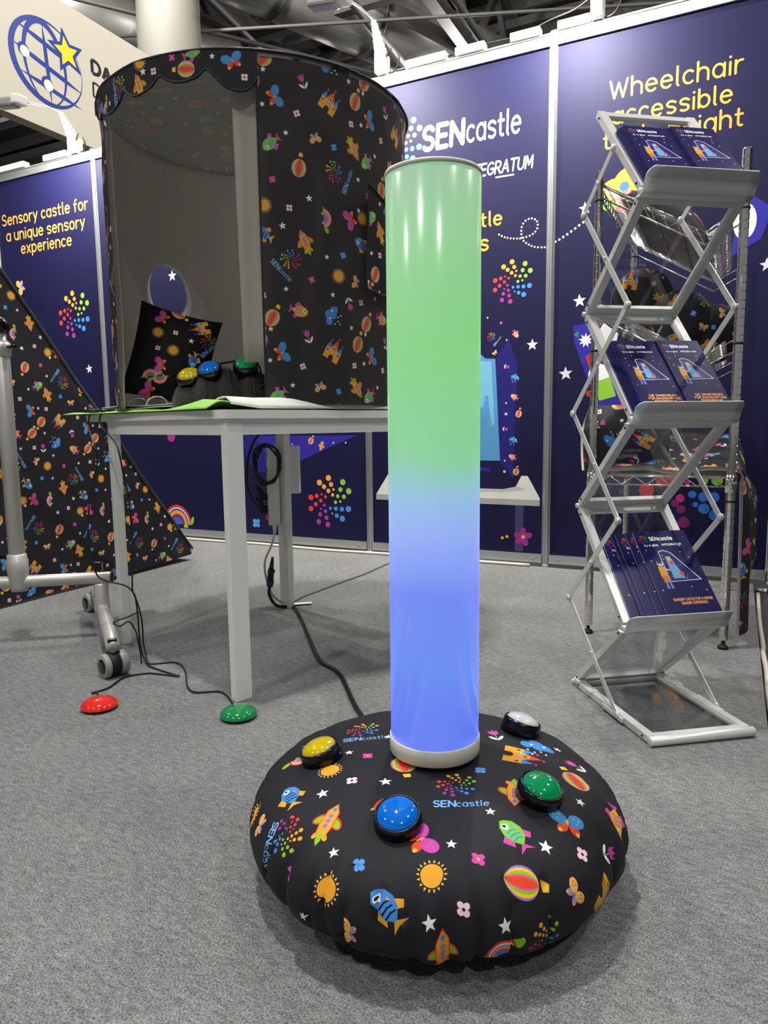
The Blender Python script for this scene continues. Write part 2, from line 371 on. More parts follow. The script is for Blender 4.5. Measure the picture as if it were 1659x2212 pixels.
ARMS = ((108, (242, 170, 60)), (40, (146, 200, 60)), (-22, (72, 144, 220)), (-100, (170, 60, 150)), (172, (234, 72, 62)))
LDOTS = (((242, 168, 58), ((1100, 1453, 20), (1033, 1485, 20), (1118, 1495, 16), (1066, 1511, 16), (1098, 1538, 15), (1135, 1527, 9), (1128, 1563, 12))),
  ((146, 196, 60), ((1203, 1478, 20), (1185, 1526, 16), (1244, 1535, 20), (1165, 1570, 13), (1209, 1572, 15), (1148, 1610, 12), (1183, 1604, 9))),
  ((70, 140, 220), ((1240, 1650, 20), (1193, 1653, 16), (1150, 1651, 14), (1110, 1651, 11), (1195, 1715, 20), (1155, 1697, 15), (1123, 1685, 8))),
  ((168, 58, 150), ((1065, 1632, 11), (1040, 1658, 8), (1073, 1672, 13), (1033, 1695, 15), (1080, 1714, 15), (1022, 1743, 18), (1089, 1759, 19))),
  ((232, 66, 58), ((967, 1585, 19), (1011, 1573, 15), (1047, 1562, 8), (1075, 1577, 11), (1040, 1603, 13), (1002, 1629, 15), (966, 1659, 18))))
def logo(r, fine=True, n=10):
    """ring of coloured dots in five groups"""
    return [(c, ell((x - 1105) / 155 * r, (1606 - y) / 160 * r, q / 158 * r, n=n)) for c, ds in LDOTS for x, y, q in ds]

# stroke lettering: rounded pen strokes per glyph
def arc(cx, cy, rx, ry, a0, a1, n=9): return [(cx + rx * math.cos(math.radians(a0 + (a1 - a0) * i / n)), cy + ry * math.sin(math.radians(a0 + (a1 - a0) * i / n))) for i in range(n + 1)]
def bowl(): return [arc(.21, .25, .21, .25, 90, 270), arc(.21, .25, .21, .25, -90, 90)]
SC = [(.36, .43)] + arc(.19, .38, .17, .12, 40, 230, 7) + arc(.19, .125, .18, .125, 60, -140, 7)
SU = [(.42, .62)] + arc(.23, .54, .20, .18, 40, 235, 7) + arc(.23, .18, .22, .18, 62, -145, 7)
GL = {
 'a': (.42, bowl() + [[(.42, .5), (.42, 0)]]), 'b': (.42, [[(0, .75), (0, 0)]] + bowl()), 'c': (.36, [arc(.21, .25, .21, .25, 48, 312, 12)]),
 'd': (.42, bowl() + [[(.42, .75), (.42, 0)]]), 'e': (.42, [[(.02, .27), (.41, .27)], arc(.21, .25, .21, .25, 5, 315, 13)]),
 'f': (.27, [[(.11, 0), (.11, .55)] + arc(.25, .58, .14, .16, 170, 75, 5), [(0, .46), (.25, .46)]]), 'g': (.42, bowl() + [[(.42, .5), (.42, -.05)] + arc(.22, -.05, .20, .17, -10, -150, 7)]),
 'h': (.40, [[(0, .75), (0, 0)], arc(.2, .29, .2, .21, 180, 0, 9) + [(.4, 0)]]), 'n': (.40, [[(0, .5), (0, 0)], arc(.2, .29, .2, .21, 180, 0, 9) + [(.4, 0)]]),
 'i': (.04, [[(.02, .48), (.02, 0)], [(.02, .68), (.02, .69)]]), 'l': (.08, [[(.02, .75), (.02, .06), (.07, .0)]]), 'o': (.42, bowl()),
 'p': (.42, [[(0, .5), (0, -.22)]] + bowl()), 'q': (.42, bowl() + [[(.42, .5), (.42, -.22)]]), 'r': (.24, [[(0, .5), (0, 0)], arc(.2, .26, .2, .23, 175, 75, 6)]),
 's': (.36, [SC]), 't': (.27, [[(.10, .68), (.10, .12)] + arc(.21, .12, .11, .11, 190, 290, 5), [(0, .47), (.26, .47)]]),
 'u': (.40, [[(0, .5), (0, .21)] + arc(.2, .21, .2, .21, 180, 360, 9), [(.4, .5), (.4, 0)]]), 'x': (.36, [[(0, .5), (.36, 0)], [(.36, .5), (0, 0)]]),
 'y': (.40, [[(0, .5), (.2, .02)], [(.4, .5), (.2, .02), (.10, -.2)]]), 'v': (.4, [[(0, .5), (.2, 0)], [(.4, .5), (.2, 0)]]),
 'W': (.72, [[(0, .72), (.18, 0)], [(.18, 0), (.36, .6)], [(.36, .6), (.54, 0)], [(.54, 0), (.72, .72)]]),
 'A': (.52, [[(0, 0), (.26, .72)], [(.26, .72), (.52, 0)], [(.1, .24), (.42, .24)]]), 'B': (.44, [[(0, 0), (0, .72)], [(0, .72)] + arc(.24, .54, .18, .18, 90, -90, 6) + [(0, .36)], [(0, .36)] + arc(.24, .18, .2, .18, 90, -90, 6) + [(0, 0)]]),
 'C': (.46, [arc(.28, .36, .28, .36, 50, 310, 12)]), 'D': (.52, [[(0, 0), (0, .72)], [(0, .72), (.2, .72)] + arc(.2, .36, .32, .36, 90, -90, 9) + [(0, 0)]]),
 'E': (.40, [[(0, 0), (0, .72)], [(0, .72), (.4, .72)], [(0, .37), (.36, .37)], [(0, 0), (.4, 0)]]), 'F': (.38, [[(0, 0), (0, .72)], [(0, .72), (.38, .72)], [(0, .37), (.34, .37)]]),
 'G': (.52, [arc(.28, .36, .28, .36, 50, 350, 12), [(.30, .33), (.54, .33)]]), 'H': (.5, [[(0, 0), (0, .72)], [(.5, 0), (.5, .72)], [(0, .37), (.5, .37)]]), 'I': (.04, [[(.02, 0), (.02, .72)]]), 'L': (.36, [[(0, .72), (0, 0)], [(0, 0), (.36, 0)]]),
 'M': (.56, [[(0, 0), (.05, .72)], [(.05, .72), (.28, .2)], [(.28, .2), (.51, .72)], [(.51, .72), (.56, 0)]]), 'N': (.50, [[(0, 0), (0, .72)], [(0, .72), (.5, 0)], [(.5, 0), (.5, .72)]]),
 'O': (.58, [arc(.29, .36, .29, .36, 90, 270, 9), arc(.29, .36, .29, .36, -90, 90, 9)]), 'Q': (.58, [arc(.29, .36, .29, .36, 90, 270, 9), arc(.29, .36, .29, .36, -90, 90, 9), [(.36, .16), (.56, -.04)]]),
 'R': (.46, [[(0, 0), (0, .72)], [(0, .72)] + arc(.24, .53, .19, .19, 90, -90, 6) + [(0, .34)], [(.2, .34), (.46, 0)]]), 'S': (.44, [SU]), 'T': (.48, [[(.24, 0), (.24, .72)], [(0, .72), (.48, .72)]]),
 'U': (.48, [[(0, .72), (0, .24)] + arc(.24, .24, .24, .24, 180, 360, 8) + [(.48, .72)]]), 'X': (.46, [[(0, .72), (.46, 0)], [(.46, .72), (0, 0)]]), 'Y': (.46, [[(0, .72), (.23, .34)], [(.46, .72), (.23, .34)], [(.23, .34), (.23, 0)]]),
 'P': (.44, [[(0, 0), (0, .72)], [(0, .72)] + arc(.24, .53, .19, .19, 90, -90, 6) + [(0, .34)]]), 'Z': (.46, [[(0, .72), (.46, .72)], [(.46, .72), (0, 0)], [(0, 0), (.46, 0)]]), '-': (.26, [[(0, .26), (.26, .26)]]), '&': (.5, [[(.48, 0), (.12, .5)] + arc(.22, .58, .12, .13, 190, -20, 6) + [(.08, .2)] + arc(.2, .15, .16, .15, 180, 330, 5) + [(.46, .32)]]),
}
GL['\u00dc'] = (.48, GL['U'][1] + [[(.13, .9), (.13, .91)], [(.35, .9), (.35, .91)]])
def ribbon(P, w, cap):
    P = [Vector(p) for p in P]; n = len(P); Lf, Rt = [], []
    for i in range(n):
        t = (P[min(i + 1, n - 1)] - P[max(i - 1, 0)]).normalized(); nn = Vector((-t.y, t.x)) * w / 2
        Lf.append(P[i] + nn); Rt.append(P[i] - nn)
    def capp(c, t, k):
        a0 = math.atan2(t.y, t.x); return [c + Vector((math.cos(a0 - PI / 2 + PI * j / (k + 1)), math.sin(a0 - PI / 2 + PI * j / (k + 1)))) * w / 2 for j in range(1, k + 1)]
    e = (P[-1] - P[-2]).normalized(); b = (P[0] - P[1]).normalized()
    return [tuple(v) for v in Rt + capp(P[-1], e, cap) + Lf[::-1] + capp(P[0], b, cap)]
def lettering(txt, size, color, weight=.1, slant=0.0, gap=.14, cap=4, space=.26):
    """list of (colour, polygon), left end of the baseline at the origin; size = em; returns layers, width"""
    x = 0; L = []
    for ch in txt:
        if ch == ' ': x += space; continue
        w, strokes = GL[ch]
        for st in strokes:
            if len(st) == 2 and (Vector(st[0]) - Vector(st[1])).length < .03: polys = [ell(st[0][0] + x, st[0][1], weight * .58, n=10)]
            else: polys = [ribbon([(u + x, v) for u, v in st], weight, cap)]
            for p in polys: L.append((color, [((u + v * slant) * size, v * size) for u, v in p]))
        x += w + gap + weight * .5
    return L, (x - gap - weight * .5) * size
def fit_text(txt, x0, x1, y, color, height=None, **k):
    _, w = lettering(txt, 1.0, color, **k); s = (x1 - x0) / w; L, _ = lettering(txt, s, color, **k)
    if height: L = [(c, [(u, v * height / (s * .72)) for u, v in p]) for c, p in L]
    return xf(L, x0, y)

STEXT = lettering('SEN', .0165, LB, weight=.15, slant=.08, gap=.1, cap=1)[0]
_w = lettering('SEN', .0165, LB, weight=.15, gap=.1)[1]
STEXT = xf(STEXT + xf(lettering('castle', .0152, LB, weight=.10, slant=.08, gap=.12, cap=1)[0], _w + .002, 0), -.0335, -.006)
ICON = {'star': ic_star(), 'starL': ic_star(.0105), 'flowerw': ic_flower((246, 208, 218), NV), 'flowerp': ic_flower(PK, YE), 'flowerb': ic_flower((88, 156, 232), BL), 'sun': ic_sun(),
        'bflyb': ic_bfly(BL, RD, (120, 200, 90)), 'bflyp': ic_bfly(PK, RD, PU), 'bflyy': xf(ic_bfly((244, 186, 96), (160, 140, 214), (220, 60, 80)), sc=.72),
        'fishg': ic_fish((120, 200, 60), PK, BL), 'fishb': ic_fish(BL, OR, NV), 'fisho': ic_fish(OR, PK, PU), 'balloon': ic_balloon(), 'plane': ic_plane(), 'castle': ic_castle(),
        'cloud': ic_cloud(), 'tulip': ic_tulip(), 'turtle': ic_turtle(), 'logo': logo(.026, n=7), 'stext': STEXT}
for _k, _q in (('castle', 1.25), ('fishg', 1.15), ('fishb', 1.2), ('fisho', 1.15), ('bflyb', 1.1), ('bflyp', 1.12), ('cloud', 1.25), ('tulip', 1.1), ('plane', 1.06)): ICON[_k] = xf(ICON[_k], sc=_q)
# one repeat of the cloth print: icon, x, y (pixels of the sheet), turn
TILE_PX = [('star', 577, 168, 0), ('tulip', 647, 183, 25), ('bflyb', 596, 218, -70), ('castle', 697, 214, -30), ('balloon', 757, 192, 160), ('flowerw', 635, 246, 20), ('flowerw', 748, 240, 10), ('star', 774, 234, 15),
  ('fishg', 586, 309, 215), ('star', 614, 287, 5), ('bflyy', 668, 289, 200), ('flowerb', 707, 299, 20), ('plane', 752, 290, -145), ('balloon', 636, 355, 170), ('logo', 706, 350, 60), ('stext', 735, 366, 66), ('star', 763, 352, 10),
  ('flowerp', 588, 381, 10), ('starL', 654, 413, 10), ('flowerw', 617, 436, 0), ('sun', 572, 433, 0), ('turtle', 689, 449, -85), ('bflyp', 741, 442, 120), ('star', 762, 418, 0), ('starL', 604, 473, 10), ('plane', 645, 504, 25),
  ('star', 688, 529, 0), ('flowerb', 723, 521, 20), ('fishb', 568, 490, 150), ('logo', 618, 541, 130), ('stext', 598, 563, -45), ('sun', 712, 567, 0), ('flowerp', 657, 580, 20), ('bflyy', 752, 575, 75), ('star', 607, 603, 0), ('star', 699, 608, 10),
  ('tulip', 736, 623, 200), ('flowerw', 765, 618, 10), ('fisho', 631, 648, -15), ('cloud', 696, 652, 60), ('balloon', 580, 664, 150), ('star', 740, 676, 0)]
TW, TH = .292, .648
TILE = [(k, (x - 565) / 200 * TW, -(y - 168) / 519 * TH, r) for k, x, y, r in TILE_PX]
def inside(x, y, poly):
    r = False; n = len(poly); j = n - 1
    for i in range(n):
        (a, b), (c, d) = poly[i], poly[j]
        if (b > y) != (d > y) and x < (c - a) * (y - b) / (d - b) + a: r = not r
        j = i
    return r
def pattern(u0, u1, v0, v1, rot=0, du=0, dv=0, sc=1.0):
    """cloth print covering a box of the cloth plane"""
    L = []; c, s = math.cos(math.radians(rot)), math.sin(math.radians(rot)); w, h = TW * sc, TH * sc
    cx, cy = (u0 + u1) / 2, (v0 + v1) / 2; R = math.hypot(u1 - u0, v1 - v0) / 2 + .7
    for i in range(int(-R / w) - 1, int(R / w) + 2):
        for j in range(int(-R / h) - 1, int(R / h) + 2):
            for k, x, y, r in TILE:
                a, b = i * w + x * sc + du, j * h + y * sc + dv; u, v = cx + a * c - b * s, cy + a * s + b * c
                if u0 - .04 < u < u1 + .04 and v0 - .04 < v < v1 + .04: L += xf(ICON[k], u, v, r + rot, sc)
    return L
def ccw(p):
    a = sum(p[i][0] * p[(i + 1) % len(p)][1] - p[(i + 1) % len(p)][0] * p[i][1] for i in range(len(p)))
    return p if a > 0 else p[::-1]
def triangulate(layers, base=None, base_col=(24, 24, 27), holes=(), pts=()):
    """planar straight-line triangulation of cloth outline, holes and print; returns verts, triangles, colours"""
    polys, cols = [], []
    if base is not None: polys.append(ccw(base)); cols.append(base_col)
    for h in holes: polys.append(ccw(list(h))); cols.append(None)
    for c, p in layers: polys.append(ccw(p)); cols.append(c)
    vs, fs = [], []
    for p in polys:
        b = len(vs); vs += [Vector(q) for q in p]; fs.append(list(range(b, b + len(p))))
    vs += [Vector(p) for p in pts]
    V, _, T, _, _, OF = delaunay_2d_cdt(vs, [], fs, 0, 1e-7, True)
    tri, col = [], []
    nh = len(holes); b0 = 0 if base is not None else -1
    for t, of in zip(T, OF):
        if not of: continue
        if b0 == 0 and 0 not in of: continue
        if any(b0 < i <= b0 + nh for i in of): continue
        tri.append(t); col.append(cols[max(of)])
    return V, tri, col
def print_mesh(name, tr, fn, material, parent=None, smooth=True, muted=None, local=False, label=None):
    """mesh from a triangulated print; fn maps the plane to space; muted = (colour, share) blends the dyes"""
    V, T, Cc = tr; used = sorted({i for t in T for i in t}); mp = {i: k for k, i in enumerate(used)}
    inv = Matrix.Identity(4) if (local or parent is None) else root_matrix(parent).inverted()
    me = bpy.data.meshes.new(name)
    me.from_pydata([tuple(inv @ Vector(fn(V[i].x, V[i].y))) for i in used], [], [[mp[i] for i in t] for t in T])
    at = me.color_attributes.new('print', 'FLOAT_COLOR', 'CORNER'); buf = []; cache = {}
    for p, c in zip(me.polygons, Cc):
        if c not in cache:
            k = c if muted is None else tuple(a * (1 - muted[1]) + b * muted[1] for a, b in zip(c, muted[0])); cache[c] = (*lin(k), 1.0)
        buf.extend(cache[c] * len(p.vertices))
    at.data.foreach_set('color', buf)
    me.polygons.foreach_set('use_smooth', [smooth] * len(me.polygons))
    me.materials.append(MATS[material]); me.update()
    o = bpy.data.objects.new(name, me); COL.objects.link(o)
    if parent is not None: o.parent = parent
    if label: o['label'] = label
    return o
def grid_pts(u0, u1, v0, v1, step):
    nu, nv = max(1, round((u1 - u0) / step)), max(1, round((v1 - v0) / step))
    return [(u0 + (u1 - u0) * (i + .5 * (j % 2)) / nu, v0 + (v1 - v0) * j / nv) for i in range(nu) for j in range(nv + 1)]

# ------------------------------------------------------------------ the setting
def structure(name, mb, m, label=None):
    o = mb.build(name, m); o['kind'] = 'structure'
    if label: o['label'] = label
    return o
floor = structure('floor', MB().box((-3.9, 0.3, -.02), (8, 6.37, .04)), 'carpet', 'grey speckled exhibition carpet')
structure('floor_hall', MB().box((-4, 14, -.055), (70, 60, .06)), 'dark_floor', 'bare dark hall floor beside the carpet')
tag(MB().tube([(.118, 3.344, -.017), (.111, 2.9, -.017), (.113, 2.56, -.017), (.11, 2.5, -.017), (.115, 2.29, -.017), (.112, 2.1, -.017), (.118, 1.7, -.017), (.12, 1.2, -.017), (.115, .2, -.017), (.13, -1.2, -.017), (.12, -2.8, -.017)], .008, 8, smooth_pts=4).build('floor_cable', 'cable_white'),
    'pale cable lying on the dark floor beside the carpet edge', 'cable')

# booth wall: panels in aluminium frames
PA, SP = -.8284, .99306                       # post A, module
ZT, ZB, PT = 2.4395, .0617, .016
wall = bpy.data.objects.new('wall_back', None); COL.objects.link(wall); wall['kind'] = 'structure'; wall['label'] = 'navy printed exhibition wall in aluminium frames'
postx = [PA + SP, PA, PA - SP, PA - 2 * SP, PA - 3 * SP, PA - 4 * SP]
for x in postx:
    mb = MB()
    oct_p = [(.022 * math.cos(PI / 8 + i * PI / 4), .022 * math.sin(PI / 8 + i * PI / 4)) for i in range(8)]
    pts = []
    for i in range(8):
        a, b = Vector(oct_p[i]), Vector(oct_p[(i + 1) % 8])
        pts += [tuple(a), tuple(a.lerp(b, .38)), tuple(a.lerp(b, .42) * .82), tuple(a.lerp(b, .58) * .82), tuple(a.lerp(b, .62))]
    mb.extrude(pts, (x, WALL_Y + .006, .0), (1, 0, 0), (0, 1, 0), (0, 0, 1), 2.505)
    mb.cyl((x, WALL_Y + .006, 0.0), (x, WALL_Y + .006, .012), .026, 12)
    mb.build('post', 'aluminium', wall)
panels = []
for i in range(5):
    x0, x1 = postx[i + 1] + .02, postx[i] - .02
    p = MB().box(((x0 + x1) / 2, WALL_Y + PT / 2, (ZB + ZT) / 2), (x1 - x0, PT, ZT - ZB + .02)).build('panel', 'wall_navy', wall); panels.append(p)
    for z0, z1, nm in ((ZT, 2.497, 'top_rail'), (.018, ZB, 'bottom_rail')):
        mb = MB().box(((x0 + x1) / 2, WALL_Y + .004, (z0 + z1) / 2), (x1 - x0 + .004, .034, z1 - z0), bevel=.002)
        mb.box(((x0 + x1) / 2, WALL_Y - .015, z0 + (z1 - z0) * (.12 if nm == 'bottom_rail' else .86)), (x1 - x0 + .004, .006, .005))
        r = mb.build(nm, 'aluminium', wall)
        for sx in (x0 + .045, x1 - .045): MB().cyl((sx, WALL_Y - .0125, (z0 + z1) / 2), (sx, WALL_Y - .0155, (z0 + z1) / 2), .0065, 10).build('screw', 'grey_plastic', r)
PY = WALL_Y - .0006
def wall_print(name, layers, panel, y=None):
    return print_mesh(name, triangulate(layers), lambda u, v: (u, PY if y is None else y, v), 'ink', panels[panel], smooth=False)
ORT, WHT = (240, 158, 58), (244, 244, 240)
# panel 0: right bay
wall_print('lettering', fit_text('Wheelchair', -.573, -.043, 2.160, ORT, weight=.092) + fit_text('accessible', -.558, -.078, 2.052, ORT, weight=.098) + fit_text('table height', -.595, -.032, 1.950, ORT, weight=.098), 0)
for x, z, r in ((-.188, 1.217, .034), (-.746, .953, .034), (-.688, 1.289, .032), (-.672, 1.705, .030), (.088, 1.372, .03)): wall_print('printed_star', [((214, 216, 228), starp(x, z, r, 4))], 0)
wall_print('printed_dots', [(WHT, ell(-.807 + .128 * t, 1.572 + .072 * t ** 1.15, .0058, n=8)) for t in [i / 7 for i in range(8)]], 0)
DB, DM = (44, 104, 196), (120, 30, 92)
wall_print('dot_logo', [(c, ell(x, z, r, n=22)) for x, z, r, c in ((-.276, .602, .030, (228, 158, 56)), (-.19, .632, .030, (228, 158, 56)), (-.232, .566, .023, (228, 158, 56)), (-.20, .585, .014, (228, 158, 56)), (-.056, .592, .032, (120, 180, 50)), (-.064, .455, .024, (120, 180, 50)), (-.12, .45, .02, (120, 180, 50)),
    (-.164, .388, .017, DB), (-.116, .378, .022, DB), (-.075, .378, .024, DB), (-.149, .342, .012, DB), (-.112, .325, .024, DB), (-.066, .298, .026, DB), (-.214, .368, .019, (190, 36, 120)), (-.208, .318, .02, DM), (-.195, .258, .026, DM), (-.235, .345, .017, DM), (-.36, .400, .034, (190, 50, 48)), (-.296, .440, .024, (190, 50, 48)), (-.255, .46, .02, (190, 50, 48)), (-.186, .44, .012, (190, 36, 120)))], 0)
IND = (46, 40, 150)
wall_print('printed_figure', [(IND, [(-.715, 1.175), (-.60, 1.19), (-.44, 1.02), (-.44, .80), (-.60, .795), (-.655, .95), (-.71, 1.10)]), (OR, ell(-.60, 1.185, .018, n=12)), ((236, 236, 240), [(-.63, 1.08), (-.57, 1.19), (-.50, 1.17), (-.52, 1.06), (-.56, 1.0), (-.63, 1.03)]),
    ((236, 236, 240), starp(-.655, 1.105, .035, 0, .5, 9)), ((176, 50, 40), [(-.655, 1.03), (-.60, 1.06), (-.58, .96), (-.63, .96)]), ((236, 236, 240), ell(-.59, .935, .05, .06, 10)), ((140, 196, 60), [(-.63, .90), (-.54, .93), (-.51, .84), (-.585, .82)]), ((30, 140, 80), [(-.712, 1.135), (-.69, 1.15), (-.69, 1.12)]), ((190, 50, 48), ell(-.635, .855, .014, n=9))], 0)
wall_print('printed_figure', [(IND, [(-.03, 1.70), (.10, 1.60), (.06, 1.48), (-.05, 1.42)]), ((232, 232, 236), ell(-.005, 1.56, .045, .075, 0, 20))], 0)
wall_print('printed_butterfly', [((250, 170, 60), ell(-.475, 1.80, .075, .06, 20, 20)), ((250, 170, 60), ell(-.55, 1.77, .06, .045, 20, 18)), ((70, 120, 220), ell(-.50, 1.775, .022, n=14)), (RD, ell(-.50, 1.70, .06, .035, -10, 16)), ((130, 200, 60), ell(-.56, 1.70, .035, .022, 0, 12))], 0)
# panel 1: bay with the name
wall_print('lettering', fit_text('SEN', -1.488, -1.275, 2.099, WHT, height=.105, weight=.165, gap=.12, slant=.06) + fit_text('castle', -1.252, -.985, 2.098, WHT, height=.105, weight=.10, gap=.12, slant=.04)
           + fit_text('INTEGRATUM', -1.268, -.925, 1.927, WHT, height=.054, weight=.125, gap=.1, slant=.16) + [(WHT, rect(-1.105, 1.905, -1.012, 1.912))], 1)
wall_print('dot_logo', xf(logo(.125), -1.618, 2.155), 1)
wall_print('lettering', fit_text('castle', -1.328, -1.073, 1.687, ORT, weight=.115) + fit_text('s', -1.178, -1.143, 1.574, ORT, weight=.125), 1)
dpts = catmull([Vector((a, b, 0)) for a, b in ((-1.084, 1.639), (-1.058, 1.624), (-1.03, 1.615), (-1.003, 1.61), (-.973, 1.608), (-.943, 1.612), (-.916, 1.621), (-.896, 1.642), (-.894, 1.67), (-.913, 1.691), (-.942, 1.692), (-.964, 1.675), (-.973, 1.646), (-.965, 1.6), (-.935, 1.574), (-.909, 1.561), (-.881, 1.555), (-.853, 1.552))], 12)
dd, last = [], None
for p in dpts:
    if last is None or (p - last).length > .0147: dd.append((WHT, ell(p.x, p.y, .0047, n=8))); last = p
wall_print('printed_dots', dd, 1)
wall_print('dot_logo', xf(logo(.098), -1.014, 1.409), 1)
wall_print('printed_star', [((214, 216, 228), starp(-.911, 1.099, .03, 0))], 1)
wall_print('printed_flower', [((150, 44, 130), ell(-.944 + .026 * math.cos(a), .144 + .026 * math.sin(a), .023, .016, math.degrees(a), 14)) for a in (.3, 1.6, 2.9, 3.9, 5.1)] + [(OR, ell(-.944, .144, .010, n=12)), (OR, ell(-1.053, .133, .008, n=10)), (OR, ell(-1.028, .141, .008, n=10))], 1, PY - .0007)
NAVY2 = (20, 18, 62)
TL = [(NAVY2, [(-1.60, .385), (-1.05, .385), (-.985, .40), (-.957, .455), (-.962, .85), (-.981, 1.147), (-1.10, 1.225), (-1.30, 1.31), (-1.60, 1.31)]), ((30, 30, 110), [(-1.09, .55), (-1.0, .44), (-.985, 1.0), (-1.03, 1.14), (-1.09, 1.05)]),
      ((84, 148, 200), [(-1.40, .53), (-1.069, .53), (-1.098, 1.041), (-1.15, 1.045), (-1.172, 1.065), (-1.40, 1.065)]), ((116, 182, 214), [(-1.36, 1.04), (-1.12, 1.03), (-1.10, .72), (-1.115, .70), (-1.135, .86), (-1.15, .86), (-1.16, .80), (-1.19, .80), (-1.2, .98)]), ((40, 40, 150), ell(-1.17, .475, .055, .02, 0, 16, 0, 180))]
for k, x, z, r in (('bflyy', -1.10, 1.07, 40), ('logo', -1.12, 1.15, 0), ('stext', -1.09, 1.125, 50), ('fisho', -.995, 1.155, -60), ('flowerp', -1.07, 1.215, 0), ('star', -1.04, 1.13, 0), ('tulip', -1.04, 1.00, -100), ('cloud', -.995, .945, -20), ('fisho', -.998, .85, 150), ('balloon', -.975, .765, 165), ('flowerw', -1.04, .765, 0),
                   ('tulip', -1.045, .69, -100), ('cloud', -1.0, .635, -20), ('fisho', -1.005, .55, 150), ('balloon', -.985, .475, 165), ('star', -1.045, .53, 0), ('flowerw', -1.045, .475, 0), ('star', -1.04, .82, 0), ('star', -1.14, 1.245, 0)): TL += xf(ICON[k], x, z, r, .8)
TL = [((222, 222, 218), [(-1.78, .335), (-1.70, .455), (-.925, .455), (-.862, .345), (-.862, .335)]), ((168, 166, 166), rect(-1.78, .305, -.862, .335)), ((60, 58, 100), rect(-.987, .07, -.944, .305)), ((190, 190, 188), ell(-1.2, .388, .26, .022, 0, 24))] + TL
wall_print('printed_tent', TL, 1)
# panel 2 and 3: behind the table
wall_print('printed_tent', [(IND, [(-2.66, .52), (-2.70, .66), (-1.90, .66), (-2.35, .485), (-2.45, .44), (-2.60, .44)]), ((34, 28, 120), [(-2.66, .52), (-2.69, .66), (-2.60, .66), (-2.50, .52), (-2.52, .44), (-2.60, .44)])] +
           [l for k, x, z, r in (('balloon', -2.20, .63, 150), ('plane', -2.13, .60, 160), ('flowerp', -2.33, .61, 0), ('star', -2.05, .62, 0), ('star', -2.29, .53, 0), ('tulip', -2.29, .57, 60), ('bflyp', -2.60, .54, 60), ('star', -1.97, .62, 0)) for l in xf(ICON[k], x, z, r, .9)], 2)
wall_print('dot_logo', xf(logo(.142), -2.083, .282), 2)
wall_print('printed_flower', xf(ICON['flowerb'], -2.608, .128, 0, 3.2), 2)
wall_print('printed_star', [((214, 216, 228), starp(-3.187, 1.652, .036, 0))], 3)
wall_print('printed_rainbow', [(c, ell(-3.24, .088, r, r * 1.1, 0, 24, 0, 180)) for r, c in ((.116, (206, 62, 44)), (.10, WH), (.094, (60, 96, 170)), (.083, (230, 160, 60)), (.062, (130, 40, 110)), (.040, (60, 100, 200)))] + [(GR, ell(-3.115, .115, .012, .03, -20, 12)), (GR, ell(-3.17, .078, .02, .012, 0, 12))], 3)
wall_print('printed_dot', [((160, 50, 140), ell(-3.259, .655, .032, n=18))], 3)
# panel 4: left bay
wall_print('lettering', fit_text('Sensory castle for', -4.735, -3.885, 2.148, ORT, weight=.11, height=.070) + fit_text('a unique sensory', -4.700, -3.920, 2.040, ORT, weight=.11, height=.070) + fit_text('experience', -4.555, -4.055, 1.940, ORT, weight=.11, height=.070), 4)
wall_print('dot_logo', xf(logo(.146), -4.074, 1.487), 4)
wall_print('printed_butterfly', xf(ICON['bflyy'], -4.591, 1.716, 110, 3.0), 4)
wall_print('printed_star', [((214, 216, 228), starp(-3.961, 1.116, .034, 6))], 4)
wall_print('printed_shape', [(IND, ell(-4.17, 1.0, .06, .12, 10, 18))], 4)

# things on the wall top: arm lamps, cable covers, cables
for i, (bx, hx, lab) in enumerate(((-1.708, -1.665, 'white arm spotlight on the wall top, the middle one with its head in view'), (-3.952, -3.85, 'white arm spotlight on the wall top beside the pale fascia with the globe'), (-.634, -.640, 'white arm spotlight base on the wall top above the wheelchair lettering'))):
    t = thing('arm_spotlight', lab, 'spotlight', (bx, WALL_Y, 2.5), group='arm spotlights along the wall top')
    MB().box((bx, WALL_Y - .01, 2.548), (.052, .085, .10), bevel=.008).build('clamp', 'white_plastic', t)
    mb = MB(); a, b = Vector((bx, WALL_Y - .02, 2.59)), Vector((bx + (hx - bx) * .25, WALL_Y - .125, 2.705))
    for k in range(6): mb.bar(a.lerp(b, k / 6), a.lerp(b, (k + 1.02) / 6), .055 - .006 * k, .05 - .005 * k, bevel=.006)
    mb.build('shoulder', 'white_plastic', t)
    e = Vector((hx, 3.02, 2.632)); MB().tube([b, b.lerp(e, .5) + Vector((0, 0, .01)), e], .0055, 10).build('arm', 'white_plastic', t)
    hd = MB(); m = Matrix.Rotation(math.radians(8), 3, 'Y')
    hd.box((hx - .10, 3.0, 2.632), (.15, .07, .05), m, bevel=.012); h = hd.build('head', 'grey_plastic', t)
    MB().box((hx - .005, 3.005, 2.632), (.06, .075, .055), m, bevel=.01).build('joint', 'white_plastic', h)
    MB().box((hx - .10, 3.0345, 2.632), (.12, .004, .030), m).build('lens', 'lamp_lens', h)
    area_light('arm_spot_light', (hx - .10, 3.05, 2.615), (hx - .06, 3.05 + .62, 2.615 - .78), .13, 34, (1.0, .96, .86), sizey=.05)
    MB().tube([(bx + .03, WALL_Y - .02, 2.58), (bx + .07, WALL_Y - .04, 2.60), (bx + .10, WALL_Y - .02, 2.555), (bx + .05, WALL_Y + .01, 2.515), (bx - .05, WALL_Y + .0, 2.52)], .004, 6, smooth_pts=5).build('cable', 'cable_black', t)
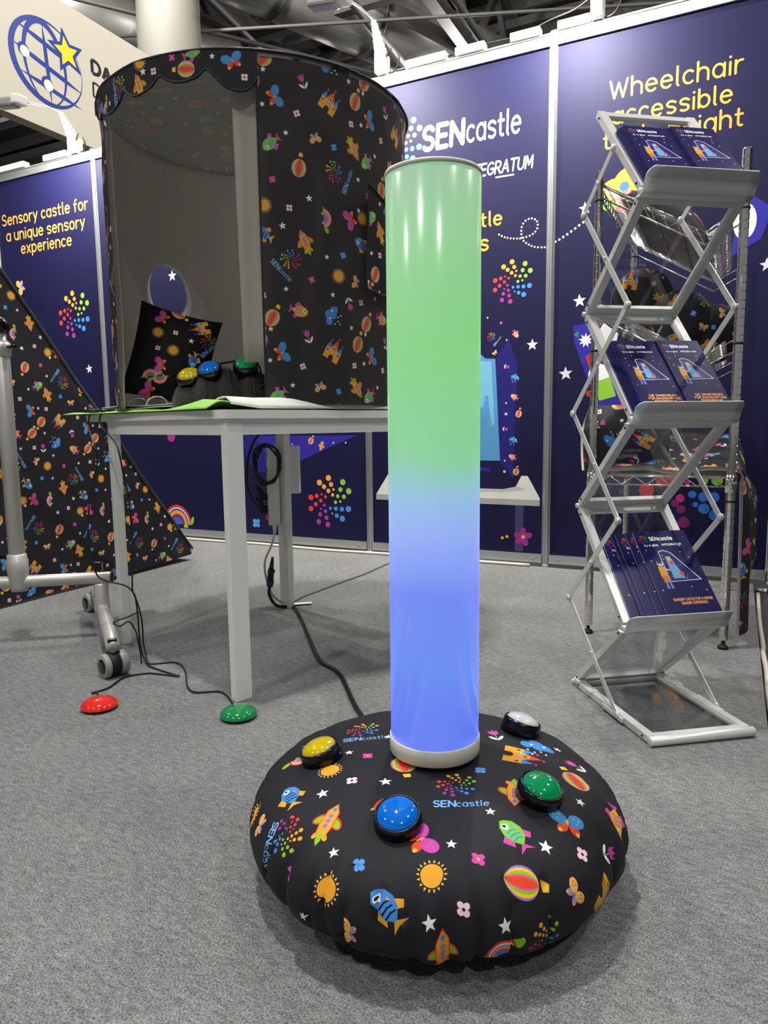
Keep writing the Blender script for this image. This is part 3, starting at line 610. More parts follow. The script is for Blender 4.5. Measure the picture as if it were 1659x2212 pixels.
for x0, x1, lab in ((-1.57, -1.353, 'white cable cover on the wall top nearest the middle spotlight'), (-1.304, -1.156, 'white cable cover on the wall top, second from the middle spotlight'), (-1.03, -.889, 'white cable cover on the wall top just before the tall post'), (-.809, -.665, 'white cable cover on the wall top between the tall post and the last spotlight'), (-4.238, -4.02, 'white cable cover on the wall top beneath the globe fascia spotlight'), (-4.72, -4.431, 'white cable cover on the wall top at the picture edge')):
    tag(MB().box(((x0 + x1) / 2, WALL_Y - .008, 2.512), (x1 - x0, .05, .036), bevel=.003).build('cable_cover', 'white_plastic'), lab, 'cable cover', 'cable covers along the wall top')
tag(MB().tube([(-1.65, WALL_Y, 2.512), (-1.36, WALL_Y, 2.515), (-1.2, WALL_Y, 2.528), (-1.0, WALL_Y, 2.525), (-.85, WALL_Y - .005, 2.555), (-.74, WALL_Y - .01, 2.57), (-.66, WALL_Y - .02, 2.60)], .004, 6, smooth_pts=6).build('wall_cable', 'cable_black'), 'thin dark cable running along the wall top to the last spotlight', 'cable')
# cables at the wall foot
tag(MB().tube([(-3.6, 3.43, .008), (-3.075, 3.43, .008), (-2.836, 3.433, .008), (-2.589, 3.45, .008), (-2.287, 3.432, .008), (-2.03, 3.426, .008), (-1.709, 3.445, .008), (-1.3, 3.44, .008), (-.9, 3.45, .008)], .008, 8, smooth_pts=5).build('floor_cable', 'cable_white'), 'cream cable lying on the carpet along the foot of the wall', 'cable')
tag(MB().extrude([(0, 0), (.016, 0), (.012, .004), (.004, .004)], (.12, 3.42, -.021), (0, 1, 0), (0, 0, 1), (1, 0, 0), .06).lathe([(0, 0), (.03, 0), (.026, .012), (0, .014)], (.14, 3.44, -.024), 14).build('levelling_plate', 'chrome'), 'small chrome levelling plate under the end of the wall', 'plate')

# neighbouring stand: pale fascia with globe mark
SX = -5.6
fz = thing('fascia_board', 'tall cream fascia board with blue globe mark and yellow star', 'sign', (SX, 5, 0))
MB().box((SX - .06, 5.2, 3.94), (.12, 5.6, 1.165), bevel=.004).build('board', 'sign_white', fz)
for y in (2.6, 7.9): MB().bar((SX - .06, y, -.02), (SX - .06, y, 3.36), .08, .08).build('support_post', 'truss_silver', fz)
GB = (32, 56, 140)
def ring(cx, cy, rx, ry, w0, w1, rot, a0=0, a1=360, n=40):
    """band of changing width along an ellipse"""
    o, i2 = [], []
    for k in range(n + 1):
        a = math.radians(a0 + (a1 - a0) * k / n); t = .5 - .5 * math.cos(2 * PI * k / n); w = w0 + (w1 - w0) * t
        c, s = math.cos(math.radians(rot)), math.sin(math.radians(rot))
        for lst, d in ((o, 0), (i2, -w)):
            x, y = (rx + d) * math.cos(a), (ry + d) * math.sin(a); lst.append((cx + x * c - y * s, cy + x * s + y * c))
    return [[o[k], o[k + 1], i2[k + 1], i2[k]] for k in range(n)]
gl = []
gcx, gcy = 4.675, 3.918
for q in ring(gcx, gcy, .378, .358, .004, .058, 0, 20, 380): gl.append((GB, q))
for q in ring(gcx - .02, gcy, .225, .350, .012, .05, 6, -90, 270): gl.append((GB, q))
def spike(x0, y0, x1, y1, w): 
    a, b = Vector((x0, y0)), Vector((x1, y1)); n = Vector((-(b - a).y, (b - a).x)).normalized() * w; m1, m2 = a.lerp(b, .3), a.lerp(b, .72)
    return [tuple(a), tuple(m1 - n), tuple(m2 - n), tuple(b), tuple(m2 + n), tuple(m1 + n)]
for s in ((4.36, 4.14, 5.05, 3.99, .021), (4.31, 3.97, 5.05, 3.80, .021), (4.39, 3.76, 5.03, 3.66, .019), (4.645, 4.24, 4.70, 3.585, .019)): gl.append((GB, spike(*s)))
for cx, cy, r in ((4.455, 3.925, .05), (4.675, 3.735, .052)): gl += [(GB, ell(cx - .012, cy + .012, r * 1.12, n=22)), ((238, 236, 228), ell(cx, cy, r * .9, n=22))]
gl += [(GB, starp(4.895, 4.10, .205, 12, .46)), ((238, 214, 30), starp(4.895, 4.10, .135, 12, .46))]
print_mesh('globe_mark', triangulate(gl), lambda u, v: (SX + .0012, u, v), 'ink', fz, smooth=False)
BKT = (24, 24, 26)
print_mesh('lettering', triangulate(fit_text('DA', 5.178, 5.40, 4.045, BKT, height=.115, weight=.2, gap=.1, cap=0) + fit_text('D', 5.178, 5.27, 3.835, BKT, height=.125, weight=.12, cap=0) + fit_text('I', 5.184, 5.190, 3.665, BKT, height=.125, weight=.09, cap=0) + xf(lettering('n', .17, BKT, weight=.08, cap=0)[0], 5.235, 3.665)), lambda u, v: (SX + .0012, u, v), 'ink', fz, smooth=False)

# hall: pillar, roof, ducts, beams, lattice
structure('column', MB().lathe([(.40, -.03), (.40, 9.4), (0, 9.4)], (-6.81, 7.6, 0), 28), 'concrete', 'pale round hall pillar behind the tent')
ceil = structure('ceiling', MB().box((-4, 16, 9.6), (70, 60, .2)), 'roof_dark', 'dark hall roof')
rb = MB()
for k in range(28): MB().bar((-36, 4 + k * 1.15, 9.35), (26, 4 + k * 1.15, 9.35), .10, .28).build('roof_purlin', 'beam_dark', ceil)
def dirv(az):  # azimuth measured from the camera heading, to the right
    a = YAW - math.radians(az); return Vector((-math.sin(a), math.cos(a), 0))
def pol(az, d, z): v = dirv(az) * d; return Vector((v.x, v.y, z))
dd = dirv(50)
for (az, d, z, r, lab) in ((-22, 12.5, 7.0, .62, 'wide silver ventilation duct behind the pale pillar'), (2, 13.5, 7.6, .62, 'wide silver ventilation duct above the middle of the wall'), (-31, 14.0, 8.3, .42, 'slim silver duct above the cream fascia')):
    c = pol(az, d, z); t = thing('ventilation_duct', lab, 'duct', c, group='ducts under the hall roof')
    for k in range(-5, 6):
        MB().cyl(c + dd * (k * 1.8 - .9), c + dd * (k * 1.8 + .9), r, 28).build('duct_section', 'duct_metal', t)
    for k in range(-5, 6): MB().cyl(c + dd * (k * 1.8 - .93), c + dd * (k * 1.8 - .87), r + .025, 28).build('joint_band', 'beam_dark', t)
for k, (x, lab) in enumerate(((-9.6, 'dark steel roof truss above the fascia'), (-4.6, 'dark steel roof truss above the arm spotlights'), (0.4, 'dark steel roof truss above the tall wall post'))):
    t = thing('roof_truss', lab, 'truss', (x, 14, 7.4), group='steel trusses under the hall roof')
    for z in (7.4, 9.1): MB().bar((x, 3, z), (x, 32, z), .20, .22).build('chord', 'beam_dark', t)
    for j in range(9):
        y = 4 + j * 3.0; MB().bar((x, y, 7.4), (x, y + 1.5, 9.1), .11, .11).build('brace', 'beam_dark', t); MB().bar((x, y + 1.5, 9.1), (x, y + 3, 7.4), .11, .11).build('brace', 'beam_dark', t)
for k, (y, z, lab) in enumerate(((10.5, 7.2, 'nearest dark cross beam under the hall roof'), (15.0, 7.3, 'farther dark cross beam under the hall roof'))):
    t = thing('cross_beam', lab, 'beam', (-4, y, z))
    MB().bar((-26, y, z), (18, y, z), .16, .16).build('lower_tube', 'beam_dark', t); MB().bar((-26, y, z + 1.4), (18, y, z + 1.4), .16, .16).build('upper_tube', 'beam_dark', t)
    for j in range(14): MB().bar((-25 + j * 3, y, z), (-23.5 + j * 3, y, z + 1.4), .08, .08).build('brace', 'beam_dark', t); MB().bar((-23.5 + j * 3, y, z + 1.4), (-22 + j * 3, y, z), .08, .08).build('brace', 'beam_dark', t)
for k, (az, d, z, az2, L_, r, lab) in enumerate(((-12, 11.0, 6.6, 20, 14, .05, 'thin dark conduit pipe crossing below the roof above the tent'), (-4, 10.5, 6.9, 24, 14, .07, 'thicker dark pipe running below the roof above the spotlights'), (8, 12, 6.6, 26, 14, .06, 'dark pipe below the roof above the name lettering'), (-20, 11, 6.4, 62, 12, .03, 'thin pipe crossing beside the pale pillar'), (3, 10, 6.0, 95, 9, .022, 'thin cross pipe below the roof in the middle'))):
    c = pol(az, d, z); v = dirv(az2); tag(MB().cyl(c - v * L_ / 2, c + v * L_ / 2, r, 12).build('roof_pipe', 'beam_dark'), lab, 'pipe', 'pipes below the hall roof')
# bright lattice girder seen under the fascia
t = thing('lattice_girder', 'silver lattice girder seen below the cream fascia', 'girder', (-13, 9.5, 4.5))
for z in (4.35, 5.35): MB().cyl((-19, 8.0, z), (-8, 12, z), .06, 10).build('chord', 'truss_silver', t)
for j in range(9):
    a = Vector((-19, 8, 0)).lerp(Vector((-8, 12, 0)), j / 9); b = Vector((-19, 8, 0)).lerp(Vector((-8, 12, 0)), (j + .5) / 9); c = Vector((-19, 8, 0)).lerp(Vector((-8, 12, 0)), (j + 1) / 9)
    MB().cyl(a + Vector((0, 0, 4.35)), b + Vector((0, 0, 5.35)), .045, 10).build('brace', 'truss_silver', t); MB().cyl(b + Vector((0, 0, 5.35)), c + Vector((0, 0, 4.35)), .045, 10).build('brace', 'truss_silver', t)

# ------------------------------------------------------------------ white table
E1, E2, TF = Vector((-.939, .343, 0)).normalized(), Vector((.343, .939, 0)).normalized(), Vector((-1.143, 1.415, 0))
def tp(a, b, z): return TF + E1 * a + E2 * b + Vector((0, 0, z))
TOPZ = .764
table = thing('table', 'white laminate table carrying the printed play tent', 'table', tp(.4, .4, 0), math.atan2(E2.y, E2.x) - PI / 2)
R3 = Matrix((E1 * -1, E2, Vector((0, 0, 1)))).transposed()
def leg(a0, a1, b0, b1):
    MB().box(tp((a0 + a1) / 2, (b0 + b1) / 2, .3705), (abs(a1 - a0), abs(b1 - b0), .741), R3, bevel=.003).build('leg', 'white_lam', table)
leg(0, .027, 0, .05); leg(.70, .73, 0, .03); leg(.68, .735, .66, .69); leg(0, .05, .66, .70)
for a, b in (((.027, .012), (.70, .012)), ((.012, .05), (.012, .66)), ((.72, .03), (.72, .66)), ((.05, .68), (.68, .68))):
    MB().bar(tp(*a, .7205), tp(*b, .7205), .02, .041, bevel=.001).build('apron', 'white_lam', table)
def rrect(x0, y0, x1, y1, r, n=5): return arc(x1 - r, y1 - r, r, r, 0, 90, n) + arc(x0 + r, y1 - r, r, r, 90, 180, n) + arc(x0 + r, y0 + r, r, r, 180, 270, n) + arc(x1 - r, y0 + r, r, r, 270, 360, n)
MB().extrude(rrect(-.012, -.012, .885, .875, .02), tp(0, 0, .7415), E1, E2, (0, 0, 1), TOPZ - .7415).build('tabletop', 'white_lam', table)

# ------------------------------------------------------------------ round play tent on the table
TC, TR, TZ0, TZ1 = Vector((-1.415, 1.965, 0)), .47, .778, 1.668
D0, D1 = math.radians(-119.0), math.radians(-54.0)      # door opening
def wob(th, z, k=1.0): return k * (.006 * noise.noise((math.cos(th) * 3, math.sin(th) * 3, z * 4)) + .003 * noise.noise((math.cos(th) * 9, math.sin(th) * 9, z * 11)))
def tent_pt(u, v, dr=0.0):
    th = u / TR; top = max(0.0, (v - 1.55) / .118); r = TR + dr + wob(th, v) + .006 * top
    return (TC.x + r * math.cos(th), TC.y + r * math.sin(th), v)
tent = thing('play_tent', 'round play tent of black cloth printed with bright children\'s motifs on the table', 'tent', (TC.x, TC.y, TZ0))
SCALLOP = [(-53.5, 1.602), (-56, 1.578), (-59, 1.570), (-63, 1.578), (-66.5, 1.603), (-69.1, 1.622), (-72, 1.606), (-76, 1.598), (-79.5, 1.600), (-82.5, 1.610), (-84.9, 1.621), (-88, 1.602), (-92, 1.590), (-95.5, 1.590), (-98.5, 1.602), (-100.5, 1.614), (-103, 1.595), (-107, 1.582), (-111.1, 1.582), (-114.5, 1.59), (-117.6, 1.602), (-119.5, 1.588)]
U0, U1 = D1 * TR, (D0 + 2 * PI) * TR
uh, vh = math.radians(173.4) * TR, 1.207                # window hole
hole = ell(uh, vh, .092, .097, 0, 30)
body = [(U0, TZ0), (U1, TZ0), (U1, TZ1), (U0, TZ1)]
def bnd(poly, step=.03):
    out = []
    for i in range(len(poly)):
        a, b = Vector(poly[i]), Vector(poly[(i + 1) % len(poly)]); n = max(1, int((b - a).length / step)); out += [tuple(a.lerp(b, k / n)) for k in range(n)]
    return out
CLOTH = (36, 36, 41)
def tent_pattern():
    L = []; w, h = TW, TH
    for i in range(-1, int((U1 - U0) / w) + 2):
        for j in range(-1, 3):
            for k, x, y, r in TILE:
                u, v = U0 + i * w + x, 1.615 - j * h + y + .012
                if U0 - .03 < u < U1 + .03 and TZ0 - .03 < v < TZ1 + .03: L += xf(ICON[k], u, v, r)
    return L
tri = triangulate(tent_pattern(), bnd(body), CLOTH, [hole], grid_pts(U0 + .01, U1 - .01, TZ0 + .01, TZ1 - .01, .028))
print_mesh('cloth_wall', tri, lambda u, v: tent_pt(u, v), 'tent_fabric', tent)
hd = [(math.radians(a) * TR, z) for a, z in SCALLOP]
head_poly = [(D0 * TR - .01, TZ1)] + [(D0 * TR - .01, 1.588)] + hd[::-1] + [(D1 * TR + .004, 1.60), (D1 * TR + .004, TZ1)]
hp = [l for k, a, z, r in (('bflyb', -61, 1.640, 20), ('flowerw', -57.5, 1.602, 0), ('star', -67, 1.650, 0), ('fishg', -73, 1.664, 20), ('balloon', -75.5, 1.626, -95), ('flowerw', -87, 1.635, 0), ('starL', -91, 1.64, 0), ('flowerp', -80, 1.658, 0), ('sun', -92, 1.664, 0), ('plane', -93, 1.608, 15), ('logo', -103, 1.628, 0), ('stext', -106, 1.62, 95), ('star', -110, 1.605, 0), ('bflyb', -118, 1.60, 60), ('turtle', -114.5, 1.60, 60)) for l in xf(ICON[k], math.radians(a) * TR, z, r)]
triH = triangulate(hp, bnd(head_poly, .02), CLOTH, [], grid_pts(D0 * TR, D1 * TR, 1.6, TZ1 - .005, .016))
print_mesh('scalloped_valance', triH, lambda u, v: tent_pt(u, v, .006), 'fabric', tent)
MB().tube([Vector(tent_pt(math.radians(a) * TR, z - .001, .0065)) for a, z in SCALLOP], .0032, 6, smooth_pts=3).build('piping', 'black_cloth', tent)
MB().tube([Vector(tent_pt(2 * PI * TR * k / 72, TZ1, .004)) for k in range(73)], .004, 6).build('piping', 'black_cloth', tent)
MB().tube([Vector(tent_pt(U0, TZ0 + (TZ1 - TZ0) * k / 12, .002)) for k in range(13)], .003, 6).build('piping', 'black_cloth', tent)
# lining: the print shows weakly through the grey back of the cloth
GREY = (182, 178, 170)
trin = triangulate(tent_pattern(), bnd(body), GREY, [hole], grid_pts(U0 + .01, U1 - .01, TZ0 + .01, TZ1 - .01, .028))
print_mesh('lining', trin, lambda u, v: (lambda th, r: (TC.x + r * math.cos(th), TC.y + r * math.sin(th), v))(u / TR, TR - .006 + wob(u / TR, v) + .008 * noise.noise((u * 3, v * 2.2, 5)) - .010), 'fabric_soft', tent, muted=(GREY, .74))
disc = ell(0, 0, TR - .004, n=72)
rp = [l for l in pattern(-.48, .48, -.48, .48, rot=-30, du=.05, dv=.1, sc=1.05)]
trc = triangulate(rp, disc, (112, 110, 105), [], [p for p in grid_pts(-.45, .45, -.45, .45, .05) if math.hypot(*p) < .45])
print_mesh('ceiling_cloth', trc, lambda u, v: (TC.x + u, TC.y + v, TZ1 - .004 + .116 * max(0, 1 - (u * u + v * v) / TR ** 2) ** .9), 'ceiling_soft', tent, muted=((112, 110, 105), .5))
rd = MB(); rd.lathe([(TR + .006, TZ1 - .012), (TR + .0075, TZ1 + .003), ] + [(TR * q, TZ1 + .006 + .118 * (1 - q * q) ** .9) for q in (.97, .93, .88, .8, .7, .6, .5, .4, .3, .2, .1, 0)], (TC.x, TC.y, 0), 48)
rd.build('roof', 'roof_cloth', tent)
# folded-back door edge inside
de = MB(); a0 = Vector(tent_pt(U0, 1)); a0.z = 0; inn = Vector((TC.x - .13, TC.y + .02, 0)) - a0; inn = Vector((-.965, -.262, 0)).normalized()
de.grid(6, 10, lambda s, t: a0 + inn * (s * .078) + Vector((0, 0, .895 + t * .74)) + Vector((.25, .95, 0)) * (.02 + .012 * math.sin(s * 3 + t)))
solidify(de.build('door_fold', 'lining_light', tent), .004)
# loose flap beside the lamp
fl_poly = [(-.148, 1.382), (-.06, 1.358), (.02, 1.335), (.02, 1.06), (-.02, 1.088), (-.152, 1.10), (-.142, 1.2), (-.138, 1.3)]
ft = triangulate(pattern(-.2, .06, 1.0, 1.42, rot=170, du=.04, dv=.1), bnd(fl_poly, .03), CLOTH, [], [p for p in grid_pts(-.14, .01, 1.08, 1.36, .03) if inside(p[0], p[1], fl_poly)])
print_mesh('window_flap', ft, lambda u, v: tent_pt(u, v, .012 + .035 * max(0, (-.02 - u) / .13) ** 1.3 * (.6 + .4 * math.sin(v * 9))), 'fabric', tent)
MB().tube([Vector(tent_pt(u, v, .013 + .035 * max(0, (-.02 - u) / .13) ** 1.3 * (.6 + .4 * math.sin(v * 9)))) for u, v in bnd(fl_poly, .02)], .0024, 5).build('flap_piping', 'black_cloth', tent)

# ------------------------------------------------------------------ things on the table
ws = MB()
def white_pt(s, t):      # front hem stands up a little
    e = .02 - .034 * math.sin(PI * min(1, s * 1.05)) ** .7; z = .0045 + .024 * min(1, t * 9) * (1 + .15 * math.sin(s * 6)) - .022 * min(1, max(0, (t - .2) * 4))
    return tp(e + (t ** 1.3) * .5, .03 + s * .80, TOPZ + z + .012 * max(0, 1 - s * 10) * max(0, 1 - t * 4))
ws.grid(40, 30, white_pt)
o = ws.build('white_sheet', 'white_cloth'); solidify(o, .004); tag(o, 'thick white cloth sheet lying under the tent at the table edge', 'cloth')
gs = MB()
def green_pt(s, t):
    rise = .0025 + .006 * (.5 + .5 * math.sin(s * 11 + 2)) + .020 * max(0, 1 - abs(s - .10) / .22)
    return tp(.035 + s * .955, -.034 + t * .25 + .012 * math.sin(s * 5), TOPZ + .003 + rise * min(1, t * 7) - (rise - .003) * min(1, max(0, (t - .25) * 3)))
gs.grid(60, 24, green_pt)
o = gs.build('felt_sheet', 'felt_green'); solidify(o, .0025); tag(o, 'light green felt sheet lying along the front edge of the white table', 'sheet')
bk = thing('ring_binder', 'flat open folder with two metal rings on the green felt', 'binder', tp(.55, .08, TOPZ + .016))
for k, (a0, a1, z) in enumerate(((.22, .86, .0160), (.30, .92, .0195), (.26, .80, .0230))):
    mb = MB(); mb.grid(10, 3, lambda s, t: tp(a0 + (a1 - a0) * s, .015 + t * .20, TOPZ + z + .0015 * math.sin(s * 8 + k)), smooth=True); solidify(mb.build('page', ['paper', 'black_cloth', 'paper'][k], bk), .0022)
for a in (.60, .47):
    MB().tube([tp(a + .0, .05 + .026 * math.cos(q), TOPZ + .024 + .026 * math.sin(q)) + E1 * (-.018 * math.cos(q)) for q in [PI * i / 14 for i in range(15)]], .0028, 8).build('ring', 'chrome', bk)

# pillow leaning in the tent
def pillow_pt(s, t, side, w, h, th):
    x, y = s * 2 - 1, t * 2 - 1
    k = (1 - abs(x) ** 2.6) * (1 - abs(y) ** 2.6); pin = 1 - .09 * (1 - abs(y)) ** 1.0 * 0
    bx = x * (1 - .07 * (1 - y * y)); by = y * (1 - .07 * (1 - x * x))
    return Vector((bx * w / 2, side * th / 2 * max(0, k) ** .5, by * h / 2))
Mp = Matrix.Translation((-1.632, 1.768, .946)) @ Matrix.Scale(1.0, 4) @ Matrix.Rotation(math.radians(46), 4, 'Z') @ Matrix.Rotation(math.radians(-16), 4, 'X') @ Matrix.Rotation(math.radians(15), 4, 'Y')
pil = thing('pillow', 'square black pillow with printed motifs leaning inside the tent', 'pillow', m=Mp)
for side, nm in ((-1, 'front_cover'), (1, 'back_cover')):
    L = []
    for k, x, y, r in (('turtle', -.055, -.09, 20), ('turtle', -.02, -.105, 200), ('sun', -.06, .055, 0), ('sun', .0, .005, 0), ('flowerw', -.005, .07, 0), ('bflyp', -.055, .115, 70), ('bflyp', -.03, -.055, 100), ('castle', .075, .115, 120), ('fishb', .07, -.01, -100), ('starL', .05, .055, 0), ('flowerw', -.05, .0, 0), ('logo', .105, .07, 0), ('stext', .11, .04, 60), ('bflyy', .105, -.04, 60), ('flowerb', .06, -.085, 0), ('sun', .09, -.11, 0), ('star', .06, -.125, 0), ('bflyp', -.05, -.145, 70), ('balloon', -.01, .15, 60)): L += xf(ICON[k], x, y, r)
    tr = triangulate(L, bnd(rect(-.13, -.16, .13, .16), .02), (14, 14, 16), [], grid_pts(-.12, .12, -.15, .15, .014))
    print_mesh(nm, tr, lambda u, v: pillow_pt((u + .13) / .26, (v + .16) / .32, side, .26, .32, .085), 'fabric', pil, local=True)

# black padded bolster with dome buttons
bol = thing('bolster_pad', 'black quilted bolster pad lying inside the tent', 'pad', (-1.33, 1.66, TOPZ + .006))
bd = Vector((.189, .156, 0)).normalized(); bn = Vector((-bd.y, bd.x, 0)); BC = Vector((-1.290, 1.675, TOPZ + .004))
mb = MB()
def bol_pt(s, t):
    L = .40; x = (s - .5) * L; e = max(0.0, 1 - abs(2 * s - 1) ** 3.2) ** .5; a = t * PI
    pk = 1 - .10 * abs(math.sin(s * PI * 6)) * math.sin(a) ** .5 if False else 1 - .07 * (math.cos(s * PI * 12) > .8)
    r = (.118 + .006 * math.sin(s * 37)) * e * pk
    return BC + bd * x + bn * (-math.cos(a) * r * .98) + Vector((0, 0, max(.002, math.sin(a) * r)))
mb.grid(60, 18, bol_pt); mb.build('cover', 'black_cloth', bol)
for s in (.25, .42, .58, .75): MB().tube([Vector(bol_pt(s, t / 14)) + Vector((0, 0, .001)) for t in range(15)], .0022, 5).build('seam', 'black_rubber', bol)

# push buttons: black collar and coloured dome
def make_button(name, label, m, lens, r=.036, hc=.024, hd=.016, group=None):
    t = thing(name, label, 'button', m=m, group=group)
    MB().lathe([(0, -.006), (r * 1.02, -.006), (r * 1.05, hc * .5), (r * 1.02, hc * .82), (r * .97, hc), (r * .91, hc), (r * .90, hc * .8), (0, hc * .8)], n=36).build('collar', 'black_plastic', t, local=True)
    d = MB().lathe([(r * .895 * math.cos(a), hc * .86 + hd * math.sin(a)) for a in [PI / 2 * i / 10 for i in range(11)]], n=36).build('dome', lens, t, local=True)
    return t
CC, CR, CZT, CA, CB = Vector((-.4215, 1.018, 0)), .30, .19, .59, .91
def cprof(n=400):
    out = []
    for i in range(n):
        t = .0005 + (PI * .93 - .0005) * i / (n - 1); c = math.cos(t); r = CR * math.sin(t) ** CA
        out.append((r, CZT * .45 + (CZT * .55 if c > 0 else CZT * .45) * (1 if c > 0 else -1) * abs(c) ** CB))
    return out
CP = cprof(); CS = [0.0]
for i in range(1, len(CP)): CS.append(CS[-1] + math.hypot(CP[i][0] - CP[i - 1][0], CP[i][1] - CP[i - 1][1]))
def csample(s):
    if s >= CS[-1]: return CP[-1]
    import bisect
    i = max(1, bisect.bisect_left(CS, s)); f = (s - CS[i - 1]) / max(1e-9, CS[i] - CS[i - 1])
    return (CP[i - 1][0] + (CP[i][0] - CP[i - 1][0]) * f, CP[i - 1][1] + (CP[i][1] - CP[i - 1][1]) * f)
def cushion_pt(u, v):
    s = math.hypot(u, v); th = math.atan2(v, u); r, z = csample(s)
    k = min(1, max(0, (s - .20) / .14)); k2 = min(1, max(0, (s - .30) / .1))
    q = 1 - min(1, max(0, (s - .41) / .07)); k, k2 = k * q, k2 * q
    x, y = math.cos(th), math.sin(th)
    f = noise.noise((x * 4.2, y * 4.2, 1.7)) * .014 * k + (max(0, 1 - abs(noise.noise((x * 6, y * 6, 3.1))) * 7) ** 2 - .25) * -.020 * k
    f += .004 * noise.noise((u * 9, v * 9, 0)) * k
    z += .006 * noise.noise((u * 7, v * 7, 4)) * min(1, s / .12) * q
    return Vector((CC.x + (r * (1 + f * 2.2)) * x, CC.y + (r * (1 + f * 2.2)) * y, max(.0015, z)))
cush = thing('floor_cushion', 'round black floor cushion printed with bright children\'s motifs holding the light column', 'cushion', CC)
CI = [('logo',0.068,-0.077,17),('stext',0.088,-0.118,26),('logo',-0.147,0.035,27),('stext',-0.125,0.000,32),('logo',-0.130,-0.245,-103),('stext',-0.165,-0.262,-99),('plane',-0.070,-0.219,-1),('fishb',-0.161,-0.177,134),('fishb',0.057,-0.301,150),('sun',0.100,-0.247,22),('sun',-0.031,-0.305,14),('sun',-0.125,-0.114,30),('sun',-0.246,-0.191,35),('starL',-0.106,-0.170,36),('starL',-0.027,-0.117,31),('star',-0.038,-0.259,25),('star',0.107,-0.196,21),('star',0.134,-0.117,19),('starL',0.218,-0.132,18),('starL',0.117,-0.297,33),('starL',0.210,-0.253,42),('star',-0.074,-0.346,-24),('star',-0.122,-0.057,29),('star',0.240,-0.015,12),('star',-0.088,0.020,27),('star',-0.224,-0.032,34),('star',0.173,0.131,11),('flowerp',-0.088,-0.056,27),('flowerp',0.147,-0.202,21),('flowerp',-0.109,-0.296,7),('flowerw',-0.076,-0.132,28),('flowerw',0.153,-0.266,25),('flowerw',0.264,-0.102,20),('flowerb',0.004,-0.266,24),('flowerb',0.086,-0.023,20),('flowerw',0.185,-0.003,14),('bflyp',0.066,-0.204,-43),('bflyb',0.234,-0.072,23),('bflyy',0.276,-0.155,-14),('bflyy',0.011,-0.348,-270),('bflyy',-0.204,-0.224,66),('balloon',0.222,0.035,-134),('balloon',0.207,-0.196,-243),('balloon',-0.024,-0.058,33),('fishg',0.175,-0.138,150),('fisho',0.299,0.024,-50),('castle',0.124,0.052,-80),('cloud',0.143,0.106,13),('tulip',0.073,0.096,37),('tulip',0.305,-0.053,-30),('tulip',0.213,0.094,88),('turtle',0.002,-0.160,25),('turtle',-0.196,-0.084,-150),('plane',0.151,-0.058,-163),('plane',0.151,-0.328,26),('turtle',0.226,-0.282,63),('logo',0.278,-0.230,67),('castle',0.335,-0.105,-69),
      ('sun', -.05, .26, 0), ('plane', .10, .24, 40), ('bflyb', -.2, .16, 60), ('castle', -.14, .22, 20), ('fishg', .22, .2, 100), ('star', 0, .2, 0), ('flowerp', .05, .3, 0), ('balloon', -.28, .06, 90), ('fisho', .02, .33, 10), ('cloud', -.12, .32, 30)]
L = []
for k, u, v, r in CI: L += xf(ICON[k], u, v, r, 1.08 if k in ('logo', 'stext') else 1.0)
ST = CS[-1]
rings = [(s * math.cos(a + j * .5), s * math.sin(a + j * .5)) for j, s in enumerate([.012 * i for i in range(1, int(ST / .012))]) for a in [2 * PI * i / max(8, int(2 * PI * min(s, .36) / .012)) for i in range(max(8, int(2 * PI * min(s, .36) / .012)))]]
tr = triangulate(L, ell(0, 0, ST - .002, n=180), CLOTH, [], [(0, 0)] + rings)
print_mesh('cushion_cover', tr, cushion_pt, 'fabric', cush)
MB().lathe([(0, .001), (.125, .001), (.125, .0035), (0, .0035)], (CC.x, CC.y, 0), 40).build('cushion_base', 'black_cloth', cush)

lamp = thing('light_column', 'tall glowing light column, green above and blue below, standing in the cushion', 'lamp', (CC.x + .003, CC.y, .201))
LR = .0712
MB().lathe([(0, .002), (LR, .002), (LR, .884), (LR - .002, .886), (0, .886)], n=72).build('tube', 'tube', lamp, local=True)
MB().lathe([(0, -.004), (LR + .0005, -.004), (LR + .0022, -.002), (LR + .0022, .021), (LR + .0008, .023), (LR, .023)], n=72).build('lower_collar', 'cream_plastic', lamp, local=True)
MB().lathe([(LR, .8825), (LR + .0016, .883), (LR + .002, .8865), (LR + .001, .889), (LR - .004, .8895), (0, .8895)], n=72).build('top_cap', 'cream_plastic', lamp, local=True)

def normal_at(u, v):
    e = .006; a = cushion_pt(u + e, v) - cushion_pt(u - e, v); b = cushion_pt(u, v + e) - cushion_pt(u, v - e); return a.cross(b).normalized()
def button_on(x, y, name, lab, lens):
    # plane position on the cloth whose point lies at x, y
    d = Vector((x - CC.x, y - CC.y)); th = math.atan2(d.y, d.x); s = min(range(len(CP)), key=lambda i: abs(CP[i][0] - d.length) + (9 if CP[i][1] < CZT * .45 else 0)); s = CS[s]
    u, v = s * math.cos(th), s * math.sin(th); p = cushion_pt(u, v); n = normal_at(u, v); n = (n + Vector((d.x, d.y, 0)).normalized() * .12).normalized()
    m = Matrix.Translation(p - n * .005) @ n.to_track_quat('Z', 'Y').to_matrix().to_4x4()
    return make_button(name, lab, m, lens, .0325, .026, .014, 'dome buttons on the floor cushion')
button_on(-.5835, .935, 'push_button', 'yellow dome push button on the floor cushion', 'yellow_lens')
button_on(-.394, .826, 'push_button', 'blue dome push button at the front of the floor cushion', 'blue_lens')
button_on(-.234, .967, 'push_button', 'green dome push button on the floor cushion', 'green_lens')
button_on(-.318, 1.166, 'push_button', 'clear white dome push button at the back of the floor cushion', 'clear_lens')
